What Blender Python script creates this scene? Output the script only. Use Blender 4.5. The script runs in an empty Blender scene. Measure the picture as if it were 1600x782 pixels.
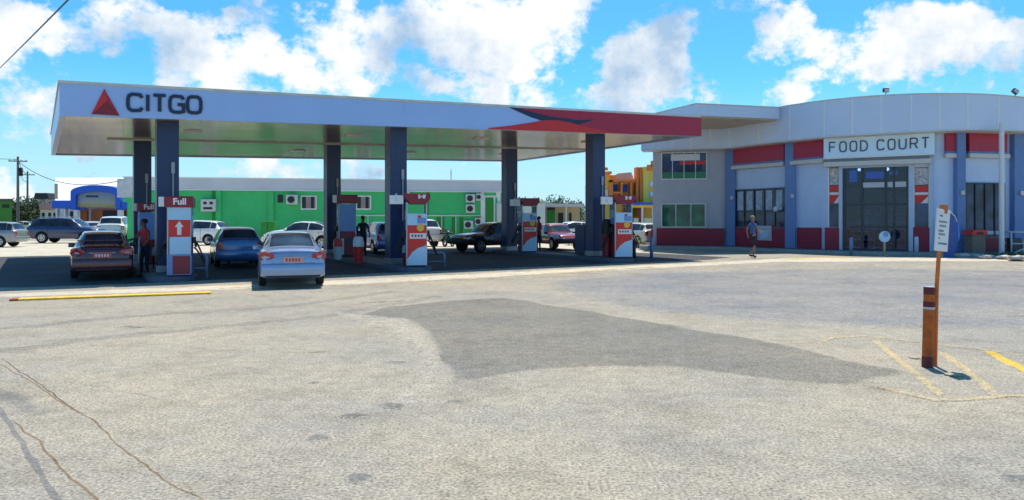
import bpy, bmesh, math, random
from mathutils import Vector, Matrix, noise as mnoise
random.seed(7)
R = math.radians
scene = bpy.context.scene
COL = scene.collection
CAMH, FPX, HZ = 1.75, 1150.0, 345.0

# ---------------------------------------------------------------- camera
cam_d = bpy.data.cameras.new("camera")
cam = bpy.data.objects.new("camera", cam_d); COL.objects.link(cam)
cam.location = (0, 0, CAMH); cam.rotation_euler = (R(90), 0, 0)
cam_d.sensor_width = 36.0; cam_d.lens = 36.0 * FPX / 1600.0
cam_d.shift_y = -(391.0 - HZ) / 1600.0
cam_d.clip_start = 0.1; cam_d.clip_end = 5000
scene.camera = cam

# ---------------------------------------------------------------- light
SUN_EL = R(69.0); SUN_ROT = R(14.0)          # rotation clockwise from +Y
sdir = Vector((math.cos(SUN_EL)*math.sin(SUN_ROT), math.cos(SUN_EL)*math.cos(SUN_ROT), math.sin(SUN_EL)))
sun_d = bpy.data.lights.new("sun", 'SUN'); sun_d.energy = 5.0; sun_d.angle = R(0.55)
sun_d.color = (1.0, 0.93, 0.82)
sun = bpy.data.objects.new("sun", sun_d); COL.objects.link(sun)
sun.rotation_euler = sdir.to_track_quat('Z', 'Y').to_euler(); sun.location = (0, 0, 60)

vs = scene.view_settings
vs.view_transform = 'Standard'; vs.look = 'None'; vs.gamma = 1.0; vs.use_curve_mapping = False
vs.exposure = 0.16

world = bpy.data.worlds.new("World"); scene.world = world; world.use_nodes = True
wn = world.node_tree; wn.nodes.clear()
def N(tree, t, **kw):
    n = tree.nodes.new(t)
    for k, v in kw.items(): setattr(n, k, v)
    return n
def L(tree, a, b): tree.links.new(a, b)
def build_world():
    t = wn
    out = N(t, 'ShaderNodeOutputWorld'); bg = N(t, 'ShaderNodeBackground'); bg.inputs['Strength'].default_value = 0.10
    L(t, bg.outputs[0], out.inputs['Surface'])
    sky = N(t, 'ShaderNodeTexSky'); sky.sky_type = 'NISHITA'; sky.sun_disc = False
    sky.sun_elevation = SUN_EL; sky.sun_rotation = SUN_ROT; sky.air_density = 1.0; sky.dust_density = 0.6; sky.ozone_density = 1.5
    tint = N(t, 'ShaderNodeMix', data_type='RGBA', blend_type='MULTIPLY'); tint.inputs['Factor'].default_value = 1.0
    L(t, sky.outputs[0], tint.inputs[6]); tint.inputs[7].default_value = (0.44, 1.22, 1.62, 1)
    tc = N(t, 'ShaderNodeTexCoord')
    nrm = N(t, 'ShaderNodeVectorMath', operation='NORMALIZE'); L(t, tc.outputs['Generated'], nrm.inputs[0])
    # warp the direction a little so that cloud edges are ragged
    n0 = N(t, 'ShaderNodeTexNoise'); n0.inputs['Scale'].default_value = 12.0; n0.inputs['Detail'].default_value = 6; n0.inputs['Roughness'].default_value = 0.6
    L(t, nrm.outputs[0], n0.inputs['Vector'])
    sub = N(t, 'ShaderNodeVectorMath', operation='SUBTRACT'); L(t, n0.outputs['Color'], sub.inputs[0]); sub.inputs[1].default_value = (.5, .5, .5)
    wsc = N(t, 'ShaderNodeVectorMath', operation='SCALE'); L(t, sub.outputs[0], wsc.inputs[0]); wsc.inputs['Scale'].default_value = 0.13
    wdir = N(t, 'ShaderNodeVectorMath', operation='ADD'); L(t, nrm.outputs[0], wdir.inputs[0]); L(t, wsc.outputs[0], wdir.inputs[1])
    # cumulus masses: azimuth px, elevation py, size x, size y, weight
    BL = [(25,50,95,80,1.0),(165,45,95,70,.9),(340,90,140,50,1.05),(390,40,90,40,.8),(565,75,110,75,1.05),(420,135,140,38,1.0),
          (660,50,90,60,.9),(800,55,130,70,1.05),(900,25,70,50,.9),(720,140,90,35,.9),(845,148,60,32,.9),(1010,85,90,75,1.1),(950,158,75,30,1.0),
          (1250,60,80,45,1.0),(1237,135,52,42,1.0),(1455,70,115,75,1.1),(1570,80,120,60,1.0),(1160,15,70,30,.7),(1390,105,70,40,.8),(1070,125,40,30,.7),
          (245,25,60,40,.8),(640,125,70,35,.8),(905,120,40,30,.6),(1330,60,40,30,.6),(120,215,170,40,.8),(500,262,190,20,.75),(690,262,150,18,.6),(20,150,70,45,.8),(40,300,120,40,.7),(880,268,40,9,.6),
          (-200,60,180,100,1.0),(1780,60,160,100,1.0),(300,-120,160,70,.8),(1300,-160,140,60,.8)]
    acc = None
    for (px, py, sx, sy, w) in BL:
        d = Vector(((px-800)/FPX, 1, (HZ-py)/FPX)); ln = d.length; d.normalize()
        s1 = N(t, 'ShaderNodeVectorMath', operation='SUBTRACT'); L(t, wdir.outputs[0], s1.inputs[0]); s1.inputs[1].default_value = d
        m1 = N(t, 'ShaderNodeVectorMath', operation='MULTIPLY'); L(t, s1.outputs[0], m1.inputs[0])
        kx = FPX*ln/sx*.8; kz = FPX*ln/sy*.8
        m1.inputs[1].default_value = (kx, min(kx, kz)*.8, kz)
        l1 = N(t, 'ShaderNodeVectorMath', operation='LENGTH'); L(t, m1.outputs[0], l1.inputs[0])
        r1 = N(t, 'ShaderNodeMapRange', interpolation_type='SMOOTHERSTEP'); L(t, l1.outputs['Value'], r1.inputs['Value'])
        r1.inputs['From Min'].default_value = 1.45; r1.inputs['From Max'].default_value = 0.25
        r1.inputs['To Min'].default_value = 0; r1.inputs['To Max'].default_value = w
        if acc is None: acc = r1.outputs[0]
        else:
            mx = N(t, 'ShaderNodeMath', operation='MAXIMUM'); L(t, acc, mx.inputs[0]); L(t, r1.outputs[0], mx.inputs[1]); acc = mx.outputs[0]
    # fractal billow
    n1 = N(t, 'ShaderNodeTexNoise'); n1.inputs['Scale'].default_value = 11; n1.inputs['Detail'].default_value = 9; n1.inputs['Roughness'].default_value = 0.62
    mp = N(t, 'ShaderNodeVectorMath', operation='MULTIPLY'); L(t, nrm.outputs[0], mp.inputs[0]); mp.inputs[1].default_value = (1, 1, 1.35); L(t, mp.outputs[0], n1.inputs['Vector'])
    a1 = N(t, 'ShaderNodeMath', operation='MULTIPLY_ADD'); L(t, n1.outputs['Fac'], a1.inputs[0]); a1.inputs[1].default_value = 3.0; a1.inputs[2].default_value = -1.68
    dsum = N(t, 'ShaderNodeMath', operation='ADD'); L(t, a1.outputs[0], dsum.inputs[0]); L(t, acc, dsum.inputs[1])
    dens = N(t, 'ShaderNodeMapRange', interpolation_type='SMOOTHSTEP'); L(t, dsum.outputs[0], dens.inputs['Value'])
    dens.inputs['From Min'].default_value = 0.36; dens.inputs['From Max'].default_value = 0.82
    # shading of the masses
    off = N(t, 'ShaderNodeVectorMath', operation='ADD'); L(t, nrm.outputs[0], off.inputs[0]); off.inputs[1].default_value = (3.1, 1.7, 0.4)
    n2 = N(t, 'ShaderNodeTexNoise'); n2.inputs['Scale'].default_value = 7; n2.inputs['Detail'].default_value = 7; n2.inputs['Roughness'].default_value = 0.6
    L(t, off.outputs[0], n2.inputs['Vector'])
    cr = N(t, 'ShaderNodeValToRGB'); L(t, n2.outputs['Fac'], cr.inputs['Fac'])
    cr.color_ramp.elements[0].position = 0.34; cr.color_ramp.elements[0].color = (3.6, 5.3, 7.3, 1)
    cr.color_ramp.elements[1].position = 0.54; cr.color_ramp.elements[1].color = (9.1, 9.3, 9.4, 1)
    # haze towards the horizon
    sep = N(t, 'ShaderNodeSeparateXYZ'); L(t, nrm.outputs[0], sep.inputs[0])
    hz = N(t, 'ShaderNodeMapRange', interpolation_type='SMOOTHSTEP'); L(t, sep.outputs['Z'], hz.inputs['Value'])
    hz.inputs['From Min'].default_value = 0.20; hz.inputs['From Max'].default_value = 0.0
    hz.inputs['To Min'].default_value = 0.0; hz.inputs['To Max'].default_value = 0.85
    mh = N(t, 'ShaderNodeMix', data_type='RGBA'); L(t, hz.outputs[0], mh.inputs['Factor']); L(t, tint.outputs[2], mh.inputs[6]); mh.inputs[7].default_value = (5.6, 8.0, 9.2, 1)
    mc = N(t, 'ShaderNodeMix', data_type='RGBA'); L(t, dens.outputs[0], mc.inputs['Factor']); L(t, mh.outputs[2], mc.inputs[6]); L(t, cr.outputs[0], mc.inputs[7])
    L(t, mc.outputs[2], bg.inputs['Color'])
build_world()

# ---------------------------------------------------------------- helpers
def g(x, y):
    "height of the ground: flat near the camera, rising a little under the canopy"
    return 0.0 if y < 20 else (0.02*(y-20) if y < 30 else 0.2)
def at(px, Y): return (px-800)/FPX*Y
def zat(py, Y): return CAMH + (HZ-py)*Y/FPX
def onground(px, py):
    Y = CAMH*FPX/(py-HZ)
    for _ in range(12):
        X = at(px, Y); Y = (CAMH-g(X, Y))*FPX/(py-HZ)
    return at(px, Y), Y

MATS = {}
def mat(name, col, rough=0.6, metal=0.0, var=0.10, scale=6.0, bump=0.0, spec=0.5, coat=0.0, grime=0.0, emit=None, estr=0.0):
    "a procedural paint / plastic / metal: base colour broken up by noise, roughness by a second noise"
    if name in MATS: return MATS[name]
    m = bpy.data.materials.new(name); m.use_nodes = True; MATS[name] = m
    t = m.node_tree; b = t.nodes['Principled BSDF']
    c = (*col, 1)
    b.inputs['Metallic'].default_value = metal; b.inputs['Roughness'].default_value = rough
    b.inputs['Specular IOR Level'].default_value = spec
    b.inputs['Coat Weight'].default_value = coat; b.inputs['Coat Roughness'].default_value = 0.05
    tc = N(t, 'ShaderNodeTexCoord')
    n = N(t, 'ShaderNodeTexNoise'); n.inputs['Scale'].default_value = scale; n.inputs['Detail'].default_value = 5; n.inputs['Roughness'].default_value = .6
    L(t, tc.outputs['Object'], n.inputs['Vector'])
    r = N(t, 'ShaderNodeValToRGB'); L(t, n.outputs['Fac'], r.inputs['Fac'])
    r.color_ramp.elements[0].position = .3; r.color_ramp.elements[1].position = .7
    r.color_ramp.elements[0].color = tuple(max(0, v*(1-var)) for v in col)+(1,)
    r.color_ramp.elements[1].color = tuple(min(1, v*(1+var)) for v in col)+(1,)
    last = r.outputs[0]
    if grime > 0:
        n2 = N(t, 'ShaderNodeTexNoise'); n2.inputs['Scale'].default_value = scale*.35; n2.inputs['Detail'].default_value = 8; n2.inputs['Roughness'].default_value = .7
        vm = N(t, 'ShaderNodeVectorMath', operation='MULTIPLY'); L(t, tc.outputs['Object'], vm.inputs[0]); vm.inputs[1].default_value = (1.6, 1.6, .22); L(t, vm.outputs[0], n2.inputs['Vector'])
        r2 = N(t, 'ShaderNodeMapRange'); L(t, n2.outputs['Fac'], r2.inputs['Value']); r2.inputs['From Min'].default_value = .5; r2.inputs['From Max'].default_value = .75
        r2.inputs['To Max'].default_value = grime
        mx = N(t, 'ShaderNodeMix', data_type='RGBA'); L(t, r2.outputs[0], mx.inputs['Factor']); L(t, last, mx.inputs[6]); mx.inputs[7].default_value = (.10, .085, .07, 1)
        last = mx.outputs[2]
    L(t, last, b.inputs['Base Color'])
    rr = N(t, 'ShaderNodeMapRange'); L(t, n.outputs['Fac'], rr.inputs['Value']); rr.inputs['To Min'].default_value = max(0, rough*.8); rr.inputs['To Max'].default_value = min(1, rough*1.2)
    L(t, rr.outputs[0], b.inputs['Roughness'])
    if bump:
        bp = N(t, 'ShaderNodeBump'); bp.inputs['Strength'].default_value = bump; bp.inputs['Distance'].default_value = .02
        L(t, n.outputs['Fac'], bp.inputs['Height']); L(t, bp.outputs[0], b.inputs['Normal'])
    if emit: b.inputs['Emission Color'].default_value = (*emit, 1); b.inputs['Emission Strength'].default_value = estr
    return m

def tag(o, label, cat, group=None):
    o['label'] = label; o['category'] = cat
    if group: o['group'] = group
    return o
def empty(name, loc=(0, 0, 0), rz=0.0, label=None, cat=None, group=None):
    o = bpy.data.objects.new(name, None); COL.objects.link(o)
    o.location = loc; o.rotation_euler = (0, 0, rz); o.empty_display_size = .2
    if label: tag(o, label, cat, group)
    return o
def wmat(o):
    m = Matrix.Identity(4)
    while o is not None:
        m = Matrix.LocRotScale(o.location, o.rotation_euler, o.scale) @ m; o = o.parent
    return m
class Fr:
    "a vertical frame along the line A-B: s along it, d outwards (towards the camera side), z up"
    def __init__(s, A, B):
        s.A = Vector((A[0], A[1])); s.B = Vector((B[0], B[1])); s.u = (s.B-s.A).normalized(); s.n = Vector((s.u.y, -s.u.x)); s.len = (s.B-s.A).length
    def p(s, a, d, z):
        q = s.A + s.u*a + s.n*d; return Vector((q.x, q.y, z))
    def s(s_, px):
        k = (px-800)/FPX
        return (k*s_.A.y - s_.A.x)/(s_.u.x - k*s_.u.y)
    def z(s_, px, py):
        a = s_.s(px); return zat(py, (s_.A + s_.u*a).y)
class MB:
    def __init__(s): s.bm = bmesh.new(); s.mi = 0; s.mats = []
    def mat(s, m):
        if m not in s.mats: s.mats.append(m)
        s.mi = s.mats.index(m); return s
    def faces(s, vs_, fs):
        v = [s.bm.verts.new(p) for p in vs_]
        out = []
        for f in fs:
            try: fc = s.bm.faces.new([v[i] for i in f]); fc.material_index = s.mi; out.append(fc)
            except ValueError: pass
        return v, out
    def box(s, c, size, rz=0, bev=0.0, M=None):
        x, y, z = (k/2 for k in size)
        P = [Vector(((-x, x)[i & 1], (-y, y)[(i >> 1) & 1], (-z, z)[(i >> 2) & 1])) for i in range(8)]
        rot = Matrix.Rotation(rz, 4, 'Z') if M is None else M
        P = [rot @ p + Vector(c) for p in P]
        v, f = s.faces(P, [(0, 2, 3, 1), (4, 5, 7, 6), (0, 1, 5, 4), (2, 6, 7, 3), (0, 4, 6, 2), (1, 3, 7, 5)])
        if bev:
            es = list({e for fc in f for e in fc.edges})
            bmesh.ops.bevel(s.bm, geom=es, offset=bev, segments=2, affect='EDGES', profile=.5)
        return s
    def b6(s, x0, x1, y0, y1, z0, z1, bev=0.0):
        return s.box(((x0+x1)/2, (y0+y1)/2, (z0+z1)/2), (abs(x1-x0), abs(y1-y0), abs(z1-z0)), bev=bev)
    def fbox(s, fr, s0, s1, d0, d1, z0, z1, bev=0.0):
        P = [fr.p((s0, s1)[i & 1], (d1, d0)[(i >> 1) & 1], (z0, z1)[(i >> 2) & 1]) for i in range(8)]
        v, f = s.faces(P, [(0, 2, 3, 1), (4, 5, 7, 6), (0, 1, 5, 4), (2, 6, 7, 3), (0, 4, 6, 2), (1, 3, 7, 5)])
        if bev:
            es = list({e for fc in f for e in fc.edges})
            bmesh.ops.bevel(s.bm, geom=es, offset=bev, segments=2, affect='EDGES', profile=.5)
        return s
    def tube(s, pts, r, n=8, closed_ends=True):
        pts = [Vector(p) for p in pts]; rs = r if isinstance(r, (list, tuple)) else [r]*len(pts)
        rings = []; prev = None
        for i, p in enumerate(pts):
            d = (pts[min(i+1, len(pts)-1)] - pts[max(i-1, 0)]).normalized()
            if prev is None:
                a = d.cross(Vector((0, 0, 1)));
                if a.length < .05: a = d.cross(Vector((1, 0, 0)))
                a.normalize()
            else:
                a = (prev - d*prev.dot(d))
                a = a.normalized() if a.length > 1e-4 else d.orthogonal().normalized()
            prev = a; b = d.cross(a)
            rings.append([s.bm.verts.new(p + (a*math.cos(2*math.pi*k/n) + b*math.sin(2*math.pi*k/n))*rs[i]) for k in range(n)])
        for i in range(len(rings)-1):
            for k in range(n):
                f = s.bm.faces.new([rings[i][k], rings[i][(k+1) % n], rings[i+1][(k+1) % n], rings[i+1][k]]); f.material_index = s.mi; f.smooth = True
        if closed_ends:
            for q, rg in enumerate((rings[0], rings[-1])):
                f = s.bm.faces.new(rg if q else rg[::-1]); f.material_index = s.mi
        return s
    def prism(s, poly, fn, t0, t1):
        "poly: 2-D outline; fn(a, b, t) -> 3-D point; closed solid between t0 and t1"
        n = len(poly)
        P = [fn(a, b, t0) for a, b in poly] + [fn(a, b, t1) for a, b in poly]
        fs = [tuple(range(n))[::-1], tuple(range(n, 2*n))] + [(i, (i+1) % n, n+(i+1) % n, n+i) for i in range(n)]
        s.faces(P, fs); return s
    def blob(s, c, r, sub=2, sc=(1, 1, 1), nz=0.0, seed=0):
        res = bmesh.ops.create_icosphere(s.bm, subdivisions=sub, radius=1.0)
        for v in res['verts']:
            q = v.co.copy(); k = 1 + nz*mnoise.noise(q*1.7 + Vector((seed, seed*.7, 0)))
            v.co = Vector((q.x*sc[0]*r*k + c[0], q.y*sc[1]*r*k + c[1], q.z*sc[2]*r*k + c[2]))
        for f in {f for v in res['verts'] for f in v.link_faces}: f.material_index = s.mi; f.smooth = True
        return s
    def build(s, name, m=None, parent=None, world=False, smooth=False, normals=True):
        if normals: bmesh.ops.recalc_face_normals(s.bm, faces=s.bm.faces)
        if world and parent is not None: s.bm.transform(wmat(parent).inverted())
        me = bpy.data.meshes.new(name); s.bm.to_mesh(me); s.bm.free()
        for mm in (s.mats or [m]): me.materials.append(mm)
        if smooth:
            me.polygons.foreach_set('use_smooth', [True]*len(me.polygons)); me.set_sharp_from_angle(angle=R(38))
        o = bpy.data.objects.new(name, me); COL.objects.link(o)
        if parent is not None: o.parent = parent
        return o
def kids(o): return [c for c in bpy.data.objects if c.parent == o]
def copy_tree(o, loc=None, rz=None, label=None, parent=None, children=None):
    c = o.copy(); COL.objects.link(c); c.parent = parent
    if loc is not None: c.location = loc
    if rz is not None: c.rotation_euler = (0, 0, rz)
    if label: c['label'] = label
    for ch in kids(o): copy_tree(ch, parent=c)
    return c
def text_mesh(body, size, bold=0.0):
    cu = bpy.data.curves.new('lettering', 'FONT'); cu.body = body; cu.size = size; cu.extrude = 0.004; cu.offset = bold; cu.align_x = 'CENTER'; cu.align_y = 'CENTER'
    o = bpy.data.objects.new('lettering', cu); COL.objects.link(o)
    bpy.context.view_layer.update()
    me = bpy.data.meshes.new_from_object(o.evaluated_get(bpy.context.evaluated_depsgraph_get()))
    bpy.data.objects.remove(o); return me
def text_part(name, body, size, m, parent, loc, rot, bold=0.0, sx=1.0):
    me = text_mesh(body, size, bold); me.materials.clear(); me.materials.append(m)
    o = bpy.data.objects.new(name, me); COL.objects.link(o); o.parent = parent; o.location = loc; o.rotation_euler = rot; o.scale = (sx, 1, 1); return o

# stroke lettering (square-shouldered sans)
GL = {
 'C': [[(1, .80), (.86, .97), (.3, 1), (.08, .9), (0, .7), (0, .3), (.08, .1), (.3, 0), (.86, .03), (1, .20)]],
 'I': [[(.5, 0), (.5, 1)]],
 'T': [[(0, 1), (1, 1)], [(.5, 1), (.5, 0)]],
 'G': [[(1, .80), (.86, .97), (.3, 1), (.08, .9), (0, .7), (0, .3), (.08, .1), (.3, 0), (.75, 0), (1, .06), (1, .48), (.55, .48)]],
 'O': [[(.28, 1), (.72, 1), (.92, .92), (1, .7), (1, .3), (.92, .08), (.72, 0), (.28, 0), (.08, .08), (0, .3), (0, .7), (.08, .92), (.28, 1)]],
 'F': [[(0, 0), (0, 1), (.95, 1)], [(0, .52), (.8, .52)]],
 'D': [[(0, 0), (0, 1), (.5, 1), (.85, .88), (1, .62), (1, .38), (.85, .12), (.5, 0), (0, 0)]],
 'U': [[(0, 1), (0, .3), (.1, .08), (.35, 0), (.65, 0), (.9, .08), (1, .3), (1, 1)]],
 'R': [[(0, 0), (0, 1), (.7, 1), (.95, .9), (1, .74), (.95, .57), (.7, .48), (0, .48)], [(.55, .48), (1, 0)]],
}
def strokes(mb, text, fn, x0, z0, h, w, gap, th, t0=0.0, t1=.02, widths={}):
    "fn(a, b, t): a along, b up, t outwards"
    x = x0
    for ch in text:
        if ch == ' ': x += w*.7 + gap*.3; continue
        cw = widths.get(ch, w)
        for kk, ln in enumerate(GL[ch]):
            pts = [Vector((x + a*cw, z0 + b*h)) for a, b in ln]
            closed = (pts[0]-pts[-1]).length < 1e-6
            n = len(pts); Lf = []; Rt = []
            for i in range(n):
                if closed: dp = (pts[i]-pts[(i-1) % (n-1)] if i else pts[0]-pts[-2]); dn = (pts[1]-pts[0] if i == n-1 else pts[i+1]-pts[i])
                else:
                    dn = pts[min(i+1, n-1)]-pts[min(i, n-2)]; dp = pts[max(i, 1)]-pts[max(i-1, 0)]
                dn = dn.normalized(); dp = dp.normalized()
                nn = Vector((-(dn+dp).y, (dn+dp).x)).normalized(); k = th/2/max(.5, nn.dot(Vector((-dn.y, dn.x))))
                Lf.append(pts[i]+nn*k); Rt.append(pts[i]-nn*k)
            for i in range(n-1):
                mb.prism([(Lf[i].x, Lf[i].y), (Lf[i+1].x, Lf[i+1].y), (Rt[i+1].x, Rt[i+1].y), (Rt[i].x, Rt[i].y)], fn, t0, t1 + .002*kk)
        x += cw + gap
    return x

# ================================================================ ground
GP = {}
def ground_colour(t, lo, hi, tintA, speck, tc, wear=0.0):
    def noise_(scale, det, rough=.6):
        n = N(t, 'ShaderNodeTexNoise'); n.inputs['Scale'].default_value = scale; n.inputs['Detail'].default_value = det; n.inputs['Roughness'].default_value = rough
        L(t, tc.outputs['Object'], n.inputs['Vector']); return n
    fine = noise_(40, 4, .78); mid = noise_(6, 6, .7); big = noise_(.33, 7, .66); streak = noise_(1.1, 7, .72)
    r = N(t, 'ShaderNodeValToRGB'); L(t, fine.outputs['Fac'], r.inputs['Fac'])
    r.color_ramp.elements[0].position = .34; r.color_ramp.elements[0].color = (*lo, 1)
    r.color_ramp.elements[1].position = .66; r.color_ramp.elements[1].color = (*hi, 1)
    def mulmix(prev, n, a, b_, c0, c1):
        rr = N(t, 'ShaderNodeValToRGB'); L(t, n.outputs['Fac'], rr.inputs['Fac'])
        rr.color_ramp.elements[0].position = a; rr.color_ramp.elements[0].color = (*c0, 1)
        rr.color_ramp.elements[1].position = b_; rr.color_ramp.elements[1].color = (*c1, 1)
        mx = N(t, 'ShaderNodeMix', data_type='RGBA', blend_type='MULTIPLY'); mx.inputs['Factor'].default_value = 1
        L(t, prev, mx.inputs[6]); L(t, rr.outputs[0], mx.inputs[7]); return mx.outputs[2]
    c = mulmix(r.outputs[0], mid, .32, .68, (.80, .80, .80), (1.14, 1.13, 1.1))
    c = mulmix(c, big, .36, .62, tintA, (1.10, 1.03, .92))
    c = mulmix(c, streak, .30, .52, (.76, .75, .73), (1, 1, 1))
    v = N(t, 'ShaderNodeTexVoronoi'); v.inputs['Scale'].default_value = 15; L(t, tc.outputs['Object'], v.inputs['Vector'])
    vr = N(t, 'ShaderNodeMapRange'); L(t, v.outputs['Distance'], vr.inputs['Value']); vr.inputs['From Min'].default_value = .06; vr.inputs['From Max'].default_value = .22
    vr.inputs['To Min'].default_value = 1-.45*speck; vr.inputs['To Max'].default_value = 1
    mm = N(t, 'ShaderNodeMix', data_type='RGBA', blend_type='MULTIPLY'); mm.inputs['Factor'].default_value = 1
    L(t, c, mm.inputs[6]); L(t, vr.outputs[0], mm.inputs[7]); return mm.outputs[2], fine
def ground_material(name, lo, hi, tintA, speck=1.0, wear=0.0):
    m = bpy.data.materials.new(name); m.use_nodes = True; t = m.node_tree; b = t.nodes['Principled BSDF']; GP[name] = (lo, hi, tintA, speck, wear)
    tc = N(t, 'ShaderNodeTexCoord'); c, fine = ground_colour(t, lo, hi, tintA, speck, tc)
    b.inputs['Roughness'].default_value = .88; b.inputs['Specular IOR Level'].default_value = .3
    if name != 'worn_pale_asphalt':
        # rim blends into the surrounding asphalt: both use the same coordinates, so the grain runs through
        c0, _ = ground_colour(t, *GP['worn_pale_asphalt'][:4], tc)
        at_ = N(t, 'ShaderNodeAttribute', attribute_name='edge'); n = N(t, 'ShaderNodeTexNoise'); n.inputs['Scale'].default_value = 7 if not wear else 16; n.inputs['Detail'].default_value = 8; n.inputs['Roughness'].default_value = .78
        L(t, tc.outputs['Object'], n.inputs['Vector'])
        a = N(t, 'ShaderNodeMath', operation='MULTIPLY_ADD'); L(t, n.outputs['Fac'], a.inputs[0]); a.inputs[1].default_value = 2.4 if not wear else 5.0; a.inputs[2].default_value = -1.5 if not wear else -2.5-wear
        k = N(t, 'ShaderNodeMath', operation='MULTIPLY_ADD'); L(t, at_.outputs['Fac'], k.inputs[0]); k.inputs[1].default_value = 2.4 if not wear else 1.6; L(t, a.outputs[0], k.inputs[2]); k.use_clamp = True
        mx = N(t, 'ShaderNodeMix', data_type='RGBA'); L(t, k.outputs[0], mx.inputs['Factor']); L(t, c0, mx.inputs[6]); L(t, c, mx.inputs[7]); c = mx.outputs[2]
    L(t, c, b.inputs['Base Color'])
    bp = N(t, 'ShaderNodeBump'); bp.inputs['Strength'].default_value = .5; bp.inputs['Distance'].default_value = .01
    L(t, fine.outputs['Fac'], bp.inputs['Height']); L(t, bp.outputs[0], b.inputs['Normal'])
    return m
M_lot = ground_material('worn_pale_asphalt', (.125, .115, .095), (.56, .513, .43), (.87, .87, .88))
M_patch = ground_material('darker_asphalt_patch', (.078, .074, .063), (.345, .325, .28), (.88, .88, .88))
M_slab = ground_material('shade_darkened_concrete', (.040, .043, .050), (.10, .102, .112), (.7, .72, .78), .3)  # canopy shade put into the concrete's colour, to deepen it
M_conc = ground_material('pale_concrete', (.42, .39, .32), (.66, .61, .52), (.92, .90, .87), .25)
M_greyroad = ground_material('smooth_grey_asphalt', (.12, .12, .122), (.40, .39, .375), (.78, .80, .84), .7)
M_yellow = ground_material('worn_yellow_road_paint', (.52, .33, .03), (.85, .58, .09), (.85, .85, .85), .5, .25)
M_ykerb = mat('yellow_kerb_paint', (.80, .50, .05), .7, var=.2, scale=9, grime=.45)
M_yfaint = ground_material('faded_yellow_road_paint', (.36, .28, .12), (.70, .54, .27), (.85, .85, .85), .6, 1.0)
M_kerb = mat('kerb_concrete', (.40, .39, .36), .85, var=.15, scale=8, grime=.35)

mb = MB()
xs = [-900, -400, -150, -80, -50] + list(range(-40, 41, 5)) + [50, 80, 150, 400, 900]
ys = [-60, -20, 0, 10, 20, 22.5, 25, 27.5, 30, 35, 40, 60, 100, 200, 500, 1800]
V = [[mb.bm.verts.new((x, y, g(x, y))) for x in xs] for y in ys]
for j in range(len(ys)-1):
    for i in range(len(xs)-1):
        mb.bm.faces.new([V[j][i], V[j][i+1], V[j+1][i+1], V[j+1][i]])
gr = mb.build('ground', M_lot); gr['kind'] = 'structure'

from mathutils.geometry import delaunay_2d_cdt
def sheet(name, pts, m, lift, jitter=0.0, step=.35, kind='structure', parent=None, feather=.1):
    "a flat patch lying on the ground: ragged outline, 'edge' attribute rising from 0 at the rim to 1, draped over g()"
    pts = list(pts); out = []; n = len(pts)
    for i in range(n):
        a = Vector(pts[i]); b = Vector(pts[(i+1) % n]); k = max(1, int((b-a).length/step))
        nn = Vector((-(b-a).y, (b-a).x)).normalized()
        for j in range(k):
            p = a.lerp(b, j/k)
            if jitter: p = p + nn*(mnoise.noise(Vector((p.x*1.6, p.y*1.6, 3)))*jitter*1.5 + mnoise.noise(Vector((p.x*6, p.y*6, 9)))*jitter*.6)
            out.append(p)
    N_ = len(out); x0 = min(p.x for p in out); x1 = max(p.x for p in out); y0 = min(p.y for p in out); y1 = max(p.y for p in out)
    def dist(q):
        d = 1e9
        for i in range(N_):
            a = out[i-1]; e = out[i]-a; tt = max(0, min(1, (q-a).dot(e)/max(1e-9, e.length_squared))); d = min(d, (q-a-e*tt).length_squared)
        return math.sqrt(d)
    sp_ = max(feather*.6, math.sqrt((x1-x0)*(y1-y0)/3000)); rnd = random.Random(len(name)); vs2 = list(out)
    ny = int((y1-y0)/sp_); nx = int((x1-x0)/sp_)
    for j in range(1, ny):
        for i in range(1, nx): vs2.append(Vector((x0+(i+.5*(j % 2)+rnd.uniform(-.1, .1))*sp_, y0+(j+rnd.uniform(-.1, .1))*sp_)))
    rv, re_, rf, ov, oe, of = delaunay_2d_cdt(vs2, [], [list(range(N_))], 1, 1e-4)
    mbb = MB(); col = mbb.bm.verts.layers.float.new('edge'); used = {i for f in rf for i in f}; vm = {}
    for i in used:
        v = mbb.bm.verts.new((rv[i].x, rv[i].y, 0)); v[col] = 0.0 if any(q < N_ for q in ov[i]) else min(1, dist(rv[i])/feather); vm[i] = v
    for f in rf:
        try: mbb.bm.faces.new([vm[i] for i in f])
        except ValueError: pass
    for yy in (20.0, 30.0):
        geom = list(mbb.bm.verts)+list(mbb.bm.edges)+list(mbb.bm.faces)
        bmesh.ops.bisect_plane(mbb.bm, geom=geom, dist=1e-5, plane_co=(0, yy, 0), plane_no=(0, 1, 0))
    for v in mbb.bm.verts: v.co.z = g(v.co.x, v.co.y) + .0006 + (lift-.0006)*min(1, v[col]*3)
    for f in mbb.bm.faces: f.normal_update()
    bad = [f for f in mbb.bm.faces if f.normal.z < 0]
    if bad: bmesh.ops.reverse_faces(mbb.bm, faces=bad)
    o = mbb.build(name, m, normals=False, parent=parent)
    if kind: o['kind'] = kind
    return o
def pix(*pp): return [onground(*p) for p in pp]
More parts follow.
